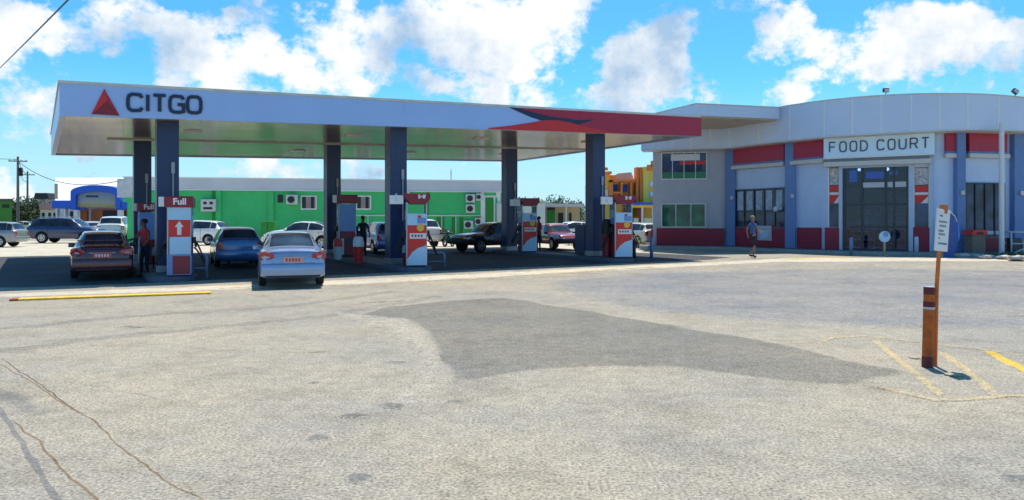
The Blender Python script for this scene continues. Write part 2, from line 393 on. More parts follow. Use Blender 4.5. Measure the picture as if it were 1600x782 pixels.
def stripe(name, pts, w, m, lift, jitter=.01, kind='structure', taper=False):
    if w < .05: lift = .0006 + w*.03
    P = [Vector(p) for p in pts]; Q = []
    for i in range(len(P)-1):
        k = max(1, int((P[i+1]-P[i]).length/.12))
        for j in range(k): Q.append(P[i].lerp(P[i+1], j/k))
    Q.append(P[-1]); mbb = MB(); col = mbb.bm.verts.layers.float.new('edge'); rows = []; nq = len(Q)
    for i, p in enumerate(Q):
        d = (Q[min(i+1, nq-1)]-Q[max(i-1, 0)]).normalized(); nn = Vector((-d.y, d.x))
        ww = w/2*(1 + .5*mnoise.noise(Vector((p.x*3, p.y*3, 1)))*(jitter > 0))
        if taper: ww *= .25+.75*math.sin(math.pi*(i+.5)/nq)**.5
        c = p+nn*jitter*(1.2*mnoise.noise(Vector((p.x*2, p.y*2, 5)))+.6*mnoise.noise(Vector((p.x*7, p.y*7, 5)))); row = []
        end = min(1, min(i, nq-1-i)/2)
        for kk, al in ((-1.35, 0), (-.8, 1), (.8, 1), (1.35, 0)):
            q = c+nn*ww*kk; v = mbb.bm.verts.new((q.x, q.y, g(q.x, q.y)+(lift if al*end > .3 else .0006))); v[col] = al*end; row.append(v)
        rows.append(row)
    for i in range(nq-1):
        for k in range(3): mbb.bm.faces.new([rows[i][k], rows[i+1][k], rows[i+1][k+1], rows[i][k+1]])
    for f in mbb.bm.faces: f.normal_update()
    bad = [f for f in mbb.bm.faces if f.normal.z < 0]
    if bad: bmesh.ops.reverse_faces(mbb.bm, faces=bad)
    o = mbb.build(name, m, normals=False); o['kind'] = kind; return o

# ---------------- the canopy's plan (pillars, islands and slab all derive from it)
P1 = Vector((-10.55, 22.5)); P3 = Vector((3.36, 29.7)); DL = (P3-P1).normalized()      # along the front row
DI = Vector((-.53, .848)).normalized()                                                # along an island, away from the camera
FL = Vector((-12.39, 20.15)); FRt = Vector((7.8, 30.6)); BLc = Vector((-20.1, 32.1)); BR = Vector((.19, 43.6))

# forecourt slab, painted dark where the canopy's shade falls, left end included, open pale concrete behind it
def v2(v): return (v.x, v.y)
sheet('concrete_yard', [(-26, 19.2), (-14, 18.5), (-12.4, 19.3), (8.4, 30.1), (6.5, 36), (8, 46), (6, 55), (-34, 55.5), (-60, 60), (-60, 30), (-30, 26)], M_conc, .004, .05, 1.0, feather=.15)
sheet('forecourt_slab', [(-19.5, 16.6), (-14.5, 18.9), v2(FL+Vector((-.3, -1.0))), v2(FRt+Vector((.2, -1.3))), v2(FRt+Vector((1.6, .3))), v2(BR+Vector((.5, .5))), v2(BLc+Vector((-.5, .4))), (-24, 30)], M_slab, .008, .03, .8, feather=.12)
sheet('concrete_apron', [(-16, 17.0), (-12.5, 17.4), (0, 24), (6, 27.3), (11.5, 30.4), (22, 31.0), (40, 31.3), (40, 29.0), (22, 28.6), (10, 28), (0, 22.4), (-7.6, 18.3), (-12.5, 16.2)], M_conc, .0145, .06, .6, feather=.35)
sheet('grey_lane', pix((830, 440), (960, 428), (1120, 422), (1330, 418), (1700, 424), (1800, 470), (1700, 520), (1440, 520), (1230, 512), (1010, 490), (880, 468)), M_greyroad, .0095, .12, .4, feather=1.6)
sheet('asphalt_patch', pix((560, 492), (600, 480), (700, 470), (790, 465), (870, 478), (1020, 503), (1180, 530), (1330, 563), (1412, 578), (1400, 588), (1335, 603), (1230, 600), (1130, 583), (1050, 575), (950, 574),
      (860, 579), (760, 592), (700, 601), (694, 575), (680, 545), (660, 515), (635, 499)), M_patch, .004, .09, .25, feather=.20)
M_palestain = ground_material('bleached_asphalt', (.15, .138, .115), (.575, .53, .455), (.95, .94, .93), .7)
sheet('bleached_edge', pix((500, 480), (560, 492), (635, 499), (660, 515), (680, 545), (694, 575), (700, 601), (680, 625), (640, 640), (590, 630), (640, 600), (655, 570), (640, 540), (600, 515), (540, 500)), M_palestain, .0100, .05, .2, feather=.30)
sheet('oil_stain', pix((590, 632), (612, 628), (640, 632), (632, 641), (600, 640)), M_patch, .012, .05, .1, feather=.10)
M_stain = ground_material('tyre_marked_asphalt', (.12, .12, .115), (.30, .29, .27), (.85, .85, .86), .6)
M_crack = ground_material('crack_dirt', (.05, .04, .03), (.16, .13, .10), (.8, .8, .8), .6)
M_tan = ground_material('crack_sand', (.12, .085, .05), (.34, .25, .15), (.8, .8, .8), .6)
sheet('tyre_mark', pix((-30, 590), (40, 612), (80, 640), (120, 662), (95, 672), (40, 648), (-30, 622)), M_stain, .0007, .05, .2, feather=.25)
stripe('ground_crack', pix((-60, 590), (0, 640), (25, 680), (50, 720), (75, 760), (100, 800), (130, 860)), .036, M_stain, .0088, .02)
stripe('ground_crack', pix((-10, 565), (40, 592), (95, 628), (150, 660), (180, 690), (235, 735), (270, 755), (330, 790)), .013, M_tan, .0108, .03)
stripe('ground_crack', pix((15, 655), (60, 690), (90, 730), (120, 755), (165, 800)), .015, M_tan, .0116, .03)
stripe('ground_crack', pix((0, 560), (60, 600), (100, 628), (160, 668)), .010, M_crack, .0122, .03)
stripe('ground_crack', pix((190, 612), (230, 618), (260, 626)), .015, M_stain, .0091, .03, taper=True)
stripe('ground_crack', pix((190, 510), (220, 512), (232, 510)), .07, M_stain, .0091, .05, taper=True)
stripe('ground_crack', pix((480, 551), (515, 550)), .05, M_stain, .0091, .03, taper=True)
stripe('ground_crack', pix((512, 657), (530, 656)), .03, M_stain, .0091, .03, taper=True)

M_track = ground_material('tyre_polished_asphalt', (.10, .093, .08), (.45, .415, .36), (.84, .84, .85), .9)
for k, (tp, w_) in enumerate(((((-60, 520), (200, 495), (460, 478), (620, 455)), .30), (((-60, 555), (220, 522), (500, 496), (690, 462)), .30),
      (((1650, 480), (1400, 462), (1150, 452), (900, 446)), .3), (((1650, 510), (1400, 486), (1150, 470), (900, 456)), .3))):
    stripe('tyre_track', pix(*tp), w_, M_track, .0052+.0004*k, .15)
rs_ = random.Random(5)
for k in range(9):
    px_, py_ = rs_.choice(((rs_.uniform(60, 760), rs_.uniform(470, 760)), (rs_.uniform(700, 1600), rs_.uniform(430, 760)))); cx_, cy_ = onground(px_, py_); r_s = rs_.uniform(.05, .12)
    sheet('oil_spot', [(cx_+r_s*1.2*math.cos(a_*.785)*rs_.uniform(.7, 1.3), cy_+r_s*math.sin(a_*.785)*rs_.uniform(.7, 1.3)) for a_ in range(8)], M_stain, .0130+.0001*k, .03, .06, feather=r_s*.7)
# yellow kerb and painted lines
def painted(pts, w, m, name='road_marking'):
    return stripe(name, pts, w*.85, m, .0112 if pts[0][1] < 15 else .018, .012)
# raised yellow kerb at the forecourt edge (a low speed-bump-like strip)
kp = pix((18, 470), (330, 459))
kt = empty('yellow_kerb', (kp[0][0], kp[0][1], 0), math.atan2(kp[1][1]-kp[0][1], kp[1][0]-kp[0][0]), 'long low kerb painted bright yellow at the edge of the forecourt', 'kerb')
kl = (Vector(kp[1])-Vector(kp[0])).length
mb = MB(); mb.mat(M_ykerb); mb.b6(0, kl, -.14, .14, 0, .045, bev=.02); mb.build('kerb_stone', parent=kt)
mb = MB(); mb.mat(mat('rusty_kerb_end', (.40, .10, .03), .8)); mb.b6(-.02, .16, -.144, .144, 0, .048, bev=.02); mb.build('kerb_end', parent=kt)
painted(pix((100, 449), (180, 450)), .16, M_yfaint)
painted(pix((335, 452), (395, 450)), .12, M_yfaint)
painted(pix((515, 449), (640, 441), (775, 435)), .13, M_yfaint)
painted(pix((560, 474), (640, 470)), .10, M_yfaint)
painted(pix((800, 432), (900, 426), (1022, 418)), .22, M_yfaint)
painted(pix((1060, 414), (1130, 410), (1190, 408)), .14, M_yfaint)
painted(pix((1225, 406), (1270, 404), (1330, 403)), .35, M_yellow)
# hatched keep-clear zone round the rusty post
painted(pix((1275, 537), (1300, 529), (1350, 526), (1440, 536), (1540, 548), (1640, 562)), .10, M_yfaint)
painted(pix((1350, 601), (1400, 612), (1462, 627), (1510, 626), (1570, 620), (1660, 618)), .085, M_yfaint)
painted(pix((1364, 530), (1395, 556), (1440, 592), (1478, 626)), .12, M_yfaint)
painted(pix((1466, 548), (1500, 572), (1530, 594), (1556, 620)), .12, M_yfaint)
painted(pix((1540, 548), (1580, 568), (1640, 600)), .13, M_yellow)
# a few pebbles of loose grit are texture; sidewalk in front of the food court
M_walk = mat('sidewalk_concrete', (.16, .165, .18), .85, var=.15, scale=5, grime=.3)

# far scenery
M_hill = mat('far_hill_green', (.05, .075, .04), .95, var=.3, scale=.02)
mb = MB(); n = 60
top = []; base = []
for i in range(n+1):
    x = -900 + 1800*i/n; h = 9 + 8*mnoise.noise(Vector((x*.004, 2, 0))) + 3*mnoise.noise(Vector((x*.02, 7, 0))) + (9 if x < -300 else 0)*min(1, (-300-x)/200 if x < -300 else 0)
    top.append(mb.bm.verts.new((x, 720, max(2, h)))); base.append(mb.bm.verts.new((x, 520, .15)))
back = [mb.bm.verts.new((v.co.x, 1000, .1)) for v in base]
for i in range(n):
    mb.bm.faces.new([base[i], base[i+1], top[i+1], top[i]]); mb.bm.faces.new([top[i], top[i+1], back[i+1], back[i]])
h = mb.build('hills', M_hill, smooth=True); h['kind'] = 'structure'

# ================================================================ pump canopy
M_fascia = mat('white_canopy_fascia_panel', (.37, .53, .86), .3, var=.03, scale=1.0, grime=.06)
M_trim = mat('canopy_edge_trim', (.62, .60, .52), .5, var=.15, scale=2)
M_crim = mat('crimson_fascia_panel', (.42, .012, .05), .38, var=.08, scale=3)
M_red = mat('bright_red_vinyl', (.66, .018, .018), .35, var=.05, scale=3)
M_dkred = mat('dark_red_vinyl', (.24, .008, .015), .35, var=.05)
M_navy = mat('navy_lettering', (.012, .02, .06), .35, var=.05)
M_col = mat('navy_pillar_paint', (.022, .045, .125), .38, var=.10, scale=3, grime=.12)
M_steel = mat('grey_steel', (.38, .39, .41), .4, metal=.6, var=.1, scale=6)
def soffit_mat():
    m = bpy.data.materials.new('glossy_soffit_panels'); m.use_nodes = True; t = m.node_tree; b = t.nodes['Principled BSDF']
    tc = N(t, 'ShaderNodeTexCoord'); w = N(t, 'ShaderNodeTexWave', wave_type='BANDS', bands_direction='X', wave_profile='SAW'); w.inputs['Scale'].default_value = .78
    L(t, tc.outputs['Object'], w.inputs['Vector'])
    r = N(t, 'ShaderNodeValToRGB'); L(t, w.outputs['Fac'], r.inputs['Fac']); r.color_ramp.elements[0].position = .0; r.color_ramp.elements[0].color = (.16, .14, .11, 1)
    e = r.color_ramp.elements[1]; e.position = .05; e.color = (.62, .47, .31, 1)
    n = N(t, 'ShaderNodeTexNoise'); n.inputs['Scale'].default_value = .8; n.inputs['Detail'].default_value = 6; L(t, tc.outputs['Object'], n.inputs['Vector'])
    r2 = N(t, 'ShaderNodeValToRGB'); L(t, n.outputs['Fac'], r2.inputs['Fac']); r2.color_ramp.elements[0].position = .3; r2.color_ramp.elements[0].color = (.50, .43, .34, 1); r2.color_ramp.elements[1].position = .65; r2.color_ramp.elements[1].color = (1, 1, 1, 1)
    mx = N(t, 'ShaderNodeMix', data_type='RGBA', blend_type='MULTIPLY'); mx.inputs['Factor'].default_value = 1; L(t, r.outputs[0], mx.inputs[6]); L(t, r2.outputs[0], mx.inputs[7])
    L(t, mx.outputs[2], b.inputs['Base Color']); b.inputs['Metallic'].default_value = .5; b.inputs['Roughness'].default_value = .17
    bp = N(t, 'ShaderNodeBump'); bp.inputs['Strength'].default_value = .25; bp.inputs['Distance'].default_value = .02; L(t, w.outputs['Fac'], bp.inputs['Height']); L(t, bp.outputs[0], b.inputs['Normal'])
    return m
M_soff = soffit_mat()

canopy = empty('fuel_canopy', (P1.x, P1.y, g(P1.x, P1.y)), math.atan2(DL.y, DL.x), 'long pale blue and crimson fuel canopy on navy pillars with lettering at its left end', 'canopy')
KF = 1.0
def zb(p, i):   # bottom and top of the fascia over plan point p: the canopy falls a little towards its left end
    a = (Vector(p)-FL).dot(DL)/(FRt-FL).dot(DL)
    bot = 4.63 + a*.62; th = .915 - a*.10
    return bot if i == 0 else bot + th
def ring(inset, z, off=0.0):
    c = [FL, FRt, BR, BLc]; ctr = sum(c, Vector((0, 0)))/4
    out = []
    for i, p in enumerate(c):
        a = (c[(i-1) % 4]-p).normalized(); b = (c[(i+1) % 4]-p).normalized()
        q = p + (a+b)*inset; out.append(Vector((q.x, q.y, zb(q, z)+off)))
    return out
def fascia_pt(a, b, t, A=FL, B=FRt):
    "a in metres along the front fascia, b 0..1 from its bottom to its top, t outwards"
    u = (B-A).normalized(); nn = Vector((u.y, -u.x)); p = A + u*a
    z0, z1 = zb(p, 0), zb(p, 1); q = p + nn*t
    return Vector((q.x, q.y, z0 + (z1-z0)*b))
def FLn(A=FL, B=FRt): return (B-A).length
LF = FLn()
def fas_s(px):
    "distance along the front fascia where the sight line px meets it"
    k = (px-800)/FPX; u = (FRt-FL).normalized(); return (k*FL.y-FL.x)/(u.x-k*u.y)
xr = fas_s(808); xr2 = fas_s(1096)
# core
mb = MB(); mb.mat(M_fascia)
o0, o1 = ring(0, 0), ring(0, 1); i0, i1 = ring(.16, 0), ring(.16, 1)
for k in range(4):
    j = (k+1) % 4
    mb.faces([o0[k], o0[j], o1[j], o1[k], i0[k], i0[j], i1[j], i1[k]], [(0, 1, 2, 3), (5, 4, 7, 6), (3, 2, 6, 7), (1, 0, 4, 5)])
mb.build('fascia', parent=canopy, world=True)
mb = MB(); mb.mat(M_trim)
for k in range(4):
    j = (k+1) % 4
    a, b = o1[k], o1[j]; u = (b-a).normalized(); nn = Vector((u.y, -u.x, 0)).normalized()
    P = []
    for q in (a - u*.03, b + u*.03):
        for dd, hh in ((.035, -.03), (.035, .045), (-.19, .045), (-.19, -.03)): P.append(q + nn*dd + Vector((0, 0, hh)))
    mb.faces(P, [(0, 1, 2, 3), (7, 6, 5, 4), (0, 4, 5, 1), (1, 5, 6, 2), (2, 6, 7, 3), (3, 7, 4, 0)])
mb.build('edge_trim', parent=canopy, world=True)
# crimson right-hand length of the front fascia, dark chevron, bright red swoosh
mb = MB(); mb.mat(M_crim)
def fprism(poly, t0, t1): mb.prism(poly, lambda a, b, t: fascia_pt(a, b, t), t0, t1)
s = fas_s
fprism([(s(822), .955), (s(806), .955), (s(866), .50), (s(872), .3), (s(880), .004), (s(1096)-.01, .004), (s(1096)-.01, .955)], .002, .012)
mb.build('crimson_panel', parent=canopy, world=True)
mb = MB(); mb.mat(M_navy)
fprism([(s(795), .955), (s(807), .955), (s(858), .66), (s(905), .55), (s(930), .62), (s(897), .28), (s(848), .44), (s(828), .60)], .004, .018)
mb.build('dark_chevron', parent=canopy, world=True)
mb = MB(); mb.mat(M_red)
fprism([(s(762), .05), (s(800), .20), (s(830), .36), (s(848), .47), (s(870), .50), (s(888), .44), (s(915), .26), (s(950), .08), (s(962), .01), (s(762), .01)], .006, .024)
mb.build('red_swoosh', parent=canopy, world=True)
# small grey service hatch line: faint dots at the right end
# logo: three-facet triangle
mb = MB(); sa, sb_, sc = s(143), s(187), s(163)
mb.mat(M_red); fprism([(sa, .07), (sc, .98-.12), (s(168), .50), ], .004, .03)
mb.mat(mat('mid_red_vinyl', (.42, .012, .02), .35)); fprism([(sc, .86), (sb_, .05), (s(168), .50)], .004, .03)
mb.mat(M_dkred); fprism([(sa, .07), (s(168), .50), (sb_, .05)], .004, .03)
mb.mat(M_fascia)
lg = mb.build('logo_triangle', parent=canopy, world=True)
mb = MB(); mb.mat(M_navy)
x0 = s(198); hh = .55; ww = (s(312)-s(198))
strokes(mb, 'CITGO', lambda a, b, t: fascia_pt(a, b, t), x0+.06, .17, hh, ww*.178, ww*.062, .0, .004, .03) if False else None
def fas_stroke(text, x_, z_, h_, w_, gap, th, widths):
    # b runs 0..1 over the fascia height, so strokes are drawn in metres and converted
    def fn(a, b, t):
        p = fascia_pt(a, 0, 0); z0 = zb((p.x, p.y), 0); z1 = zb((p.x, p.y), 1)
        return fascia_pt(a, b/(z1-z0), t)
    strokes(mb, text, fn, x_, z_, h_, w_, gap, th, .004, .04, widths)
wC = (s(312)-s(198))/5.3
fas_stroke('CITGO', x0+.03, .20, .47, wC, wC*.30, .095, {'I': wC*.2, 'T': wC*.9})
mb.build('brand_lettering', parent=canopy, world=True)
# roof deck and soffit
mb = MB(); mb.mat(mat('roof_deck_sheet', (.55, .55, .55), .6)); r_ = ring(.17, 1, -.25); mb.faces(r_ + [v+Vector((0, 0, .04)) for v in r_], [(0, 3, 2, 1), (4, 5, 6, 7), (0, 1, 5, 4), (1, 2, 6, 5), (2, 3, 7, 6), (3, 0, 4, 7)])
mb.build('roof_deck', parent=canopy, world=True)
mb = MB(); mb.mat(M_soff); r_ = ring(.165, 0, .05); mb.faces(r_ + [v+Vector((0, 0, .03)) for v in r_], [(0, 3, 2, 1), (4, 5, 6, 7), (0, 1, 5, 4), (1, 2, 6, 5), (2, 3, 7, 6), (3, 0, 4, 7)])
mb.build('soffit', parent=canopy, world=True)
def soff_z(p): return zb(p, 0)+.05
# soffit gutter running along the canopy between the two pillar rows
def soffit_bar(name, A, B, w, h, m):
    mb = MB(); mb.mat(m); u = (B-A).normalized(); nn = Vector((-u.y, u.x))*w/2; P = []
    for q in (A, B):
        for sg, hz_ in ((-1, 0), (1, 0), (1, -h), (-1, -h)):
            p = q + nn*sg; P.append(Vector((p.x, p.y, soff_z(q)-.002+hz_)))
    mb.faces(P, [(3, 2, 1, 0), (4, 5, 6, 7), (0, 1, 5, 4), (1, 2, 6, 5), (2, 3, 7, 6), (3, 0, 4, 7)])
    return mb.build(name, parent=canopy, world=True)
wI = (BLc-FL)
soffit_bar('soffit_gutter', FL+wI*.47+DL*1.6, FRt+(BR-FRt)*.47-DL*.6, .16, .05, M_trim)
for a in (.16, .40, .63, .86):
    for b in (.24, .72):
        p = FL.lerp(FRt, a) + (BLc-FL)*b
        soffit_bar('canopy_light', p, p+DL*.55, .5, .045, mat('light_fitting_white', (.75, .75, .72), .4))
# pillars: front row and back row
PIL = []
def pillar(p, w, sign_side=True):
    z0 = g(p.x, p.y)+.14; z1 = soff_z(p)+.01
    ang = math.atan2(DI.y, DI.x)-R(90)
    mb = MB(); mb.mat(M_col); mb.box((p.x, p.y, (z0+z1)/2), (w, w*.82, z1-z0), rz=ang, bev=.015)
    o = mb.build('pillar', parent=canopy, world=True)
    mb = MB(); mb.mat(M_steel); mb.box((p.x, p.y, z0+.10), (w+.03, w*.82+.03, .2), rz=ang, bev=.01)
    def sub(mbx, name):
        ob = mbx.build(name, parent=canopy, world=True); ob.parent = o; return ob
    sub(mb, 'base_shoe')
    mb = MB(); mb.mat(mat('conduit_grey', (.42, .43, .45), .5)); q = p - DI*(w*.41+.025) + DL*(w*.22)
    mb.box((q.x, q.y, 3.35), (.10, .05, .34), rz=ang, bev=.01); mb.box((q.x, q.y, 2.5), (.035, .03, 1.5), rz=ang); sub(mb, 'junction_box')
    return o
bw = [.60, .60, .62]
FRONT = [P1, Vector((-4.05, 25.65)), P3]
BACK = []
for i, (px, Y) in enumerate(((222, 28.0), (519, 31.3), (796, 34.8))): BACK.append(Vector((at(px, Y), Y)))
for p in FRONT: pillar(p, .62)
for p in BACK: pillar(p, .60)

# ================================================================ islands and pumps
M_isl = mat('island_concrete', (.17, .175, .18), .8, var=.18, scale=4, grime=.3)
M_isly = mat('island_edge_paint', (.10, .12, .17), .7, var=.2, scale=5)
M_ltb = mat('pale_blue_panel', (.42, .66, .86), .35, var=.03)
M_mdb = mat('mid_blue_panel', (.17, .30, .62), .38, var=.06, scale=4)
M_bri = mat('bright_red_panel', (.70, .025, .02), .38, var=.05)
M_mar = mat('maroon_pump_paint', (.26, .012, .03), .38, var=.06)
M_wht = mat('white_paint', (.78, .78, .77), .4, var=.04, grime=.08)
M_lgr = mat('light_grey_panel', (.52, .54, .57), .45, var=.06, scale=5)
M_blk = mat('black_rubber', (.012, .012, .013), .55, var=.1)
M_dkp = mat('dark_pump_casing', (.04, .045, .06), .45, var=.1)
M_yel = mat('yellow_sticker', (.80, .52, .04), .4)
M_txt = mat('white_lettering', (.85, .85, .85), .4, var=.02)
ISL = math.atan2(DI.y, DI.x)-R(90)
for i in range(3):
    a = FRONT[i] - DI*2.05; b = BACK[i] + DI*.9
    d = (b-a).normalized(); ln = (b-a).length; rz = math.atan2(d.y, d.x)-R(90)
    lab = ['raised concrete pump island under the left pillars of the canopy', 'raised concrete pump island under the middle pillars of the canopy', 'raised concrete pump island under the right pillars nearest the food court'][i]
    t = empty('pump_island', (a.x, a.y, 0), rz, lab, 'kerb island', 'pump islands under the canopy')
    def plan(w, n=10, r=None):
        r = w; out = []
        for k in range(n+1): th = math.pi + math.pi*k/n; out.append((w*math.cos(th), w+w*math.sin(th)))
        for k in range(n+1): th = math.pi*k/n; out.append((w*math.cos(th), ln-w+w*math.sin(th)))
        return out
    def fn(x, y, tt, w_=None):
        q = Vector((a.x, a.y)) + d*y; return Vector((x, y, (g(0, q.y) - .02) if tt == 0 else g(0, q.y)+tt))
    mb = MB(); mb.mat(M_isly); mb.prism(plan(.66), fn, 0, .13); mb.build('kerb_edge', parent=t)
    mb = MB(); mb.mat(M_isl); mb.prism([(x*.9, (y-ln/2)*.985+ln/2) for x, y in plan(.66)], fn, .0, .14); mb.build('island_top', parent=t)

def pump_body(style, hdr, label, scale=1.0):
    t = empty('fuel_pump', (0, 0, 0), 0, label, 'fuel pump', 'fuel pumps on the islands'); t.scale = (scale,)*3
    W, D = .33, .50     # half width (end-on), half length
    mb = MB(); mb.mat(M_dkp); mb.b6(-W, W, -D, D, 0, 1.22, bev=.02); mb.b6(-W+.03, W-.03, -D+.05, D-.05, 1.20, 1.62, bev=.02); mb.build('cabinet', parent=t)
    mb = MB(); mb.mat(M_lgr)
    for sx in (-1, 1):
        mb.b6(sx*(W-.01)-.02, sx*(W-.01)+.02, -D-.01, -D+.08, .04, 2.12, bev=.006)
        mb.b6(sx*(W-.01)-.02, sx*(W-.01)+.02, D-.08, D+.01, .04, 2.12, bev=.006)
    mb.build('corner_posts', parent=t)
    hw = .40 if style != 'B' else .42
    # header box
    mb = MB(); mb.mat(M_mar)
    if style == 'B':
        mb.prism([(-.20, 2.06), (.30, 2.06), (hw+.02, 2.22), (hw+.02, 2.40), (-hw, 2.40), (-hw, 2.30)], lambda a, b, tt: Vector((a, tt, b)), -D-.10, D+.10)
    else:
        mb.b6(-hw, hw, -D-.10, D+.10, 2.10, 2.44, bev=.025)
    head = mb.build('header', parent=t)
    if hdr:
        text_part('header_lettering', hdr, .27 if style != 'B' else .17, M_txt, head, ((0.02 if style != 'B' else .16), -D-.104, 2.27 if style != 'B' else 2.29), (R(90), 0, 0), bold=.008)
    mb = MB(); mb.mat(M_wht); mb.b6(-hw-.17 if style != 'B' else -hw-.46, -hw-.01, -D-.06, -D+.10, 2.12 if style != 'B' else 2.05, 2.42 if style != 'B' else 2.34, bev=.012)
    nb = mb.build('number_box', parent=t)
    if style == 'B':
        mb = MB(); mb.mat(M_steel); mb.b6(-hw-.28, -hw-.21, -D, -D+.05, 2.34, 2.40); mb.build('box_bracket', parent=nb)
        text_part('number', '5', .2, M_lgr, nb, (-hw-.24, -D-.066, 2.19), (R(90), 0, 0))
    e0, e1 = -D-.018, -D-.002
    def panel(name, m, x0, x1, z0, z1, proud=0.0):
        mb = MB(); mb.mat(m); mb.b6(x0, x1, e0-proud, e1-proud, z0, z1, bev=.004); return mb.build(name, parent=t)
    if style == 'A':
        panel('upper_panel', M_ltb, -W+.02, W-.01, 1.72, 2.10); panel('red_panel', M_bri, -W+.03, W-.01, 1.20, 1.715)
        panel('lower_panel', M_ltb, -W+.06, W-.02, .66, 1.195)
        mb = MB(); mb.mat(M_wht)
        y0, y1 = e0-.012, e0-.001
        mb.prism([(-.055, 1.26), (.065, 1.26), (.065, 1.50), (.13, 1.50), (.005, 1.68), (-.12, 1.50), (-.055, 1.50)], lambda a, b, tt: Vector((a, tt, b)), y0, y1); mb.build('arrow', parent=t)
        panel('base_frame', M_mdb, -W+.0, W+.0, .03, .655)
        panel('base_panel', M_mar, -W+.15, W-.02, .06, .61, .018)
    elif style == 'C':
        panel('upper_panel', M_mdb, -W+.04, W-.01, .98, 2.06); panel('base_panel', M_mar, -W+.12, W-.02, .72, .975)
        panel('lower_panel', M_lgr, -W+.03, -W+.2, .05, .7); panel('base_box', M_mar, -W+.25, W-.05, .05, .45)
    else:
        panel('upper_panel', M_ltb, -W+.03, W-.01, 1.36, 1.74); panel('middle_panel', M_bri, -W+.03, W-.01, .78, 1.355)
        panel('lower_panel', M_ltb, -W+.03, W-.01, .05, .775)
        mb = MB(); mb.mat(M_wht); mb.prism([(-W+.03, .775), (W-.01, .775), (W-.01, .80), (W-.01, .73), (.05, .66), (-.12, .50), (-W+.03, .26)][:2]+[(W-.01, .70), (.05, .62), (-.14, .48), (-W+.03, .25)], lambda a, b, tt: Vector((a, tt, b)), e0-.008, e0-.001); mb.build('swoosh', M_bri, parent=t).data.materials[0] = M_bri
        mb = MB(); mb.mat(M_wht); mb.b6(-W+.10, W-.03, e0-.016, e0-.001, .92, 1.10, bev=.005); pl = mb.build('price_plate', parent=t)
        for q in range(4):
            mb = MB(); mb.mat(M_mar); mb.b6(-.17+q*.1, -.11+q*.1, e0-.022, e0-.015, .98, 1.05); mb.build('plate_mark', parent=pl)
        mb = MB(); mb.mat(M_yel); mb.tube([(.12, e0-.02, 1.28), (.12, e0-.001, 1.28)], .12, 16); mb.build('sticker', parent=t)
        mb = MB(); mb.mat(M_mdb); mb.b6(.02, W-.03, e0-.012, e0-.001, 1.42, 1.60); mb.mat(M_bri); mb.b6(.04, .14, e0-.018, e0-.013, 1.60, 1.68); mb.build('card_reader', parent=t)
        # side pump display, left of the end panel
    for sx in (-1, 1):      # dispenser faces on both long sides
        mb = MB(); mb.mat(M_mdb); mb.b6(sx*(W+.002), sx*(W+.02), -D+.10, D-.10, 1.30, 2.05, bev=.004); scr = mb.build('display_panel', parent=t)
        mb = MB(); mb.mat(M_ltb); mb.b6(sx*(W+.021), sx*(W+.028), -D+.22, D-.22, 1.55, 1.85); mb.build('screen', parent=scr)
        mb = MB(); mb.mat(M_mar if style != 'A' else M_mdb); mb.b6(sx*(W+.002), sx*(W+.018), -D+.05, D-.05, .06, .60, bev=.004); mb.build('side_panel', parent=t)
        for j, y in enumerate((-.22, .12)):
            mb = MB(); mb.mat(M_blk)
            mb.tube([(sx*(W+.03), y, 1.12), (sx*(W+.10), y, 1.02), (sx*(W+.12), y, .86)], [.035, .03, .02]); mb.b6(sx*(W+.015), sx*(W+.11), y-.05, y+.05, .98, 1.18, bev=.015)
            mb.build('nozzle', parent=t)
            mb = MB(); mb.mat(M_blk); pts = []
            for k in range(15):
                a = math.pi*k/14; pts.append((sx*(W+.06+.30*math.sin(a)), y+.05+.06*k/14, .86 - .62*math.sin(a)*(.55+.45*math.sin(a)) + (1.12-.86)*k/14*1.0))
            mb.tube(pts, .018, 6); mb.build('hose', parent=t)
    return t
pumps = []
def put_pump(t, px, Y, rz=ISL, lift=.145):
    x = at(px, Y); t.location = (x, Y, g(x, Y)+lift); t.rotation_euler = (0, 0, rz); pumps.append(t)
put_pump(pump_body('A', 'Full', 'nearest pump with a white arrow on red end panel and a maroon Full header', .93), 282, 21.4, ISL-R(12))
put_pump(pump_body('C', 'Full', 'pump with plain blue end panel beside the man in red', .86), 231, 25.6, ISL-R(4))
put_pump(pump_body('B', 'Self', 'red and pale blue pump with yellow sticker on the middle island front'), 650, 24.6, ISL-R(22))
put_pump(pump_body('C', '', 'pump with tall plain blue panel at the back of the middle island'), 541, 29.8, ISL-R(14))
put_pump(pump_body('B', 'Self', 'red and pale blue pump in front of the rightmost navy pillar'), 970, 28.6, ISL-R(28))
put_pump(pump_body('B', '', 'red and pale blue pump right of the black pickup'), 824, 33.2, ISL-R(22))

# guard hoops and bollards on the islands
M_hoop = mat('blue_grey_guard_paint', (.16, .24, .42), .45, var=.1)
def hoop(px, Y, w, h, rz, label):
    x = at(px, Y); z = g(x, Y)
    mb = MB(); mb.mat(M_hoop); r = .10
    pts = [(-w/2, 0, 0), (-w/2, 0, h-r)] + [(-w/2+r-r*math.cos(a), 0, h-r+r*math.sin(a)) for a in (R(30), R(60), R(90))] + [(w/2-r+r*math.sin(a), 0, h-r+r*math.cos(a)) for a in (0, R(30), R(60), R(90))] + [(w/2, 0, 0)]
    mb.tube(pts, .04, 10); mb.tube([(-w/2, 0, h*.45), (w/2, 0, h*.45)], .025, 8)
    o = mb.build('guard_hoop'); o.location = (x, Y, z); o.rotation_euler = (0, 0, rz); tag(o, label, 'guard rail', 'pipe guard hoops by the pumps'); return o
hoop(309, 21.6, .50, .72, R(10), 'blue grey pipe hoop right of the nearest pump')
hoop(675, 25.2, .85, .55, R(10), 'low wide pipe hoop right of the middle front pump')
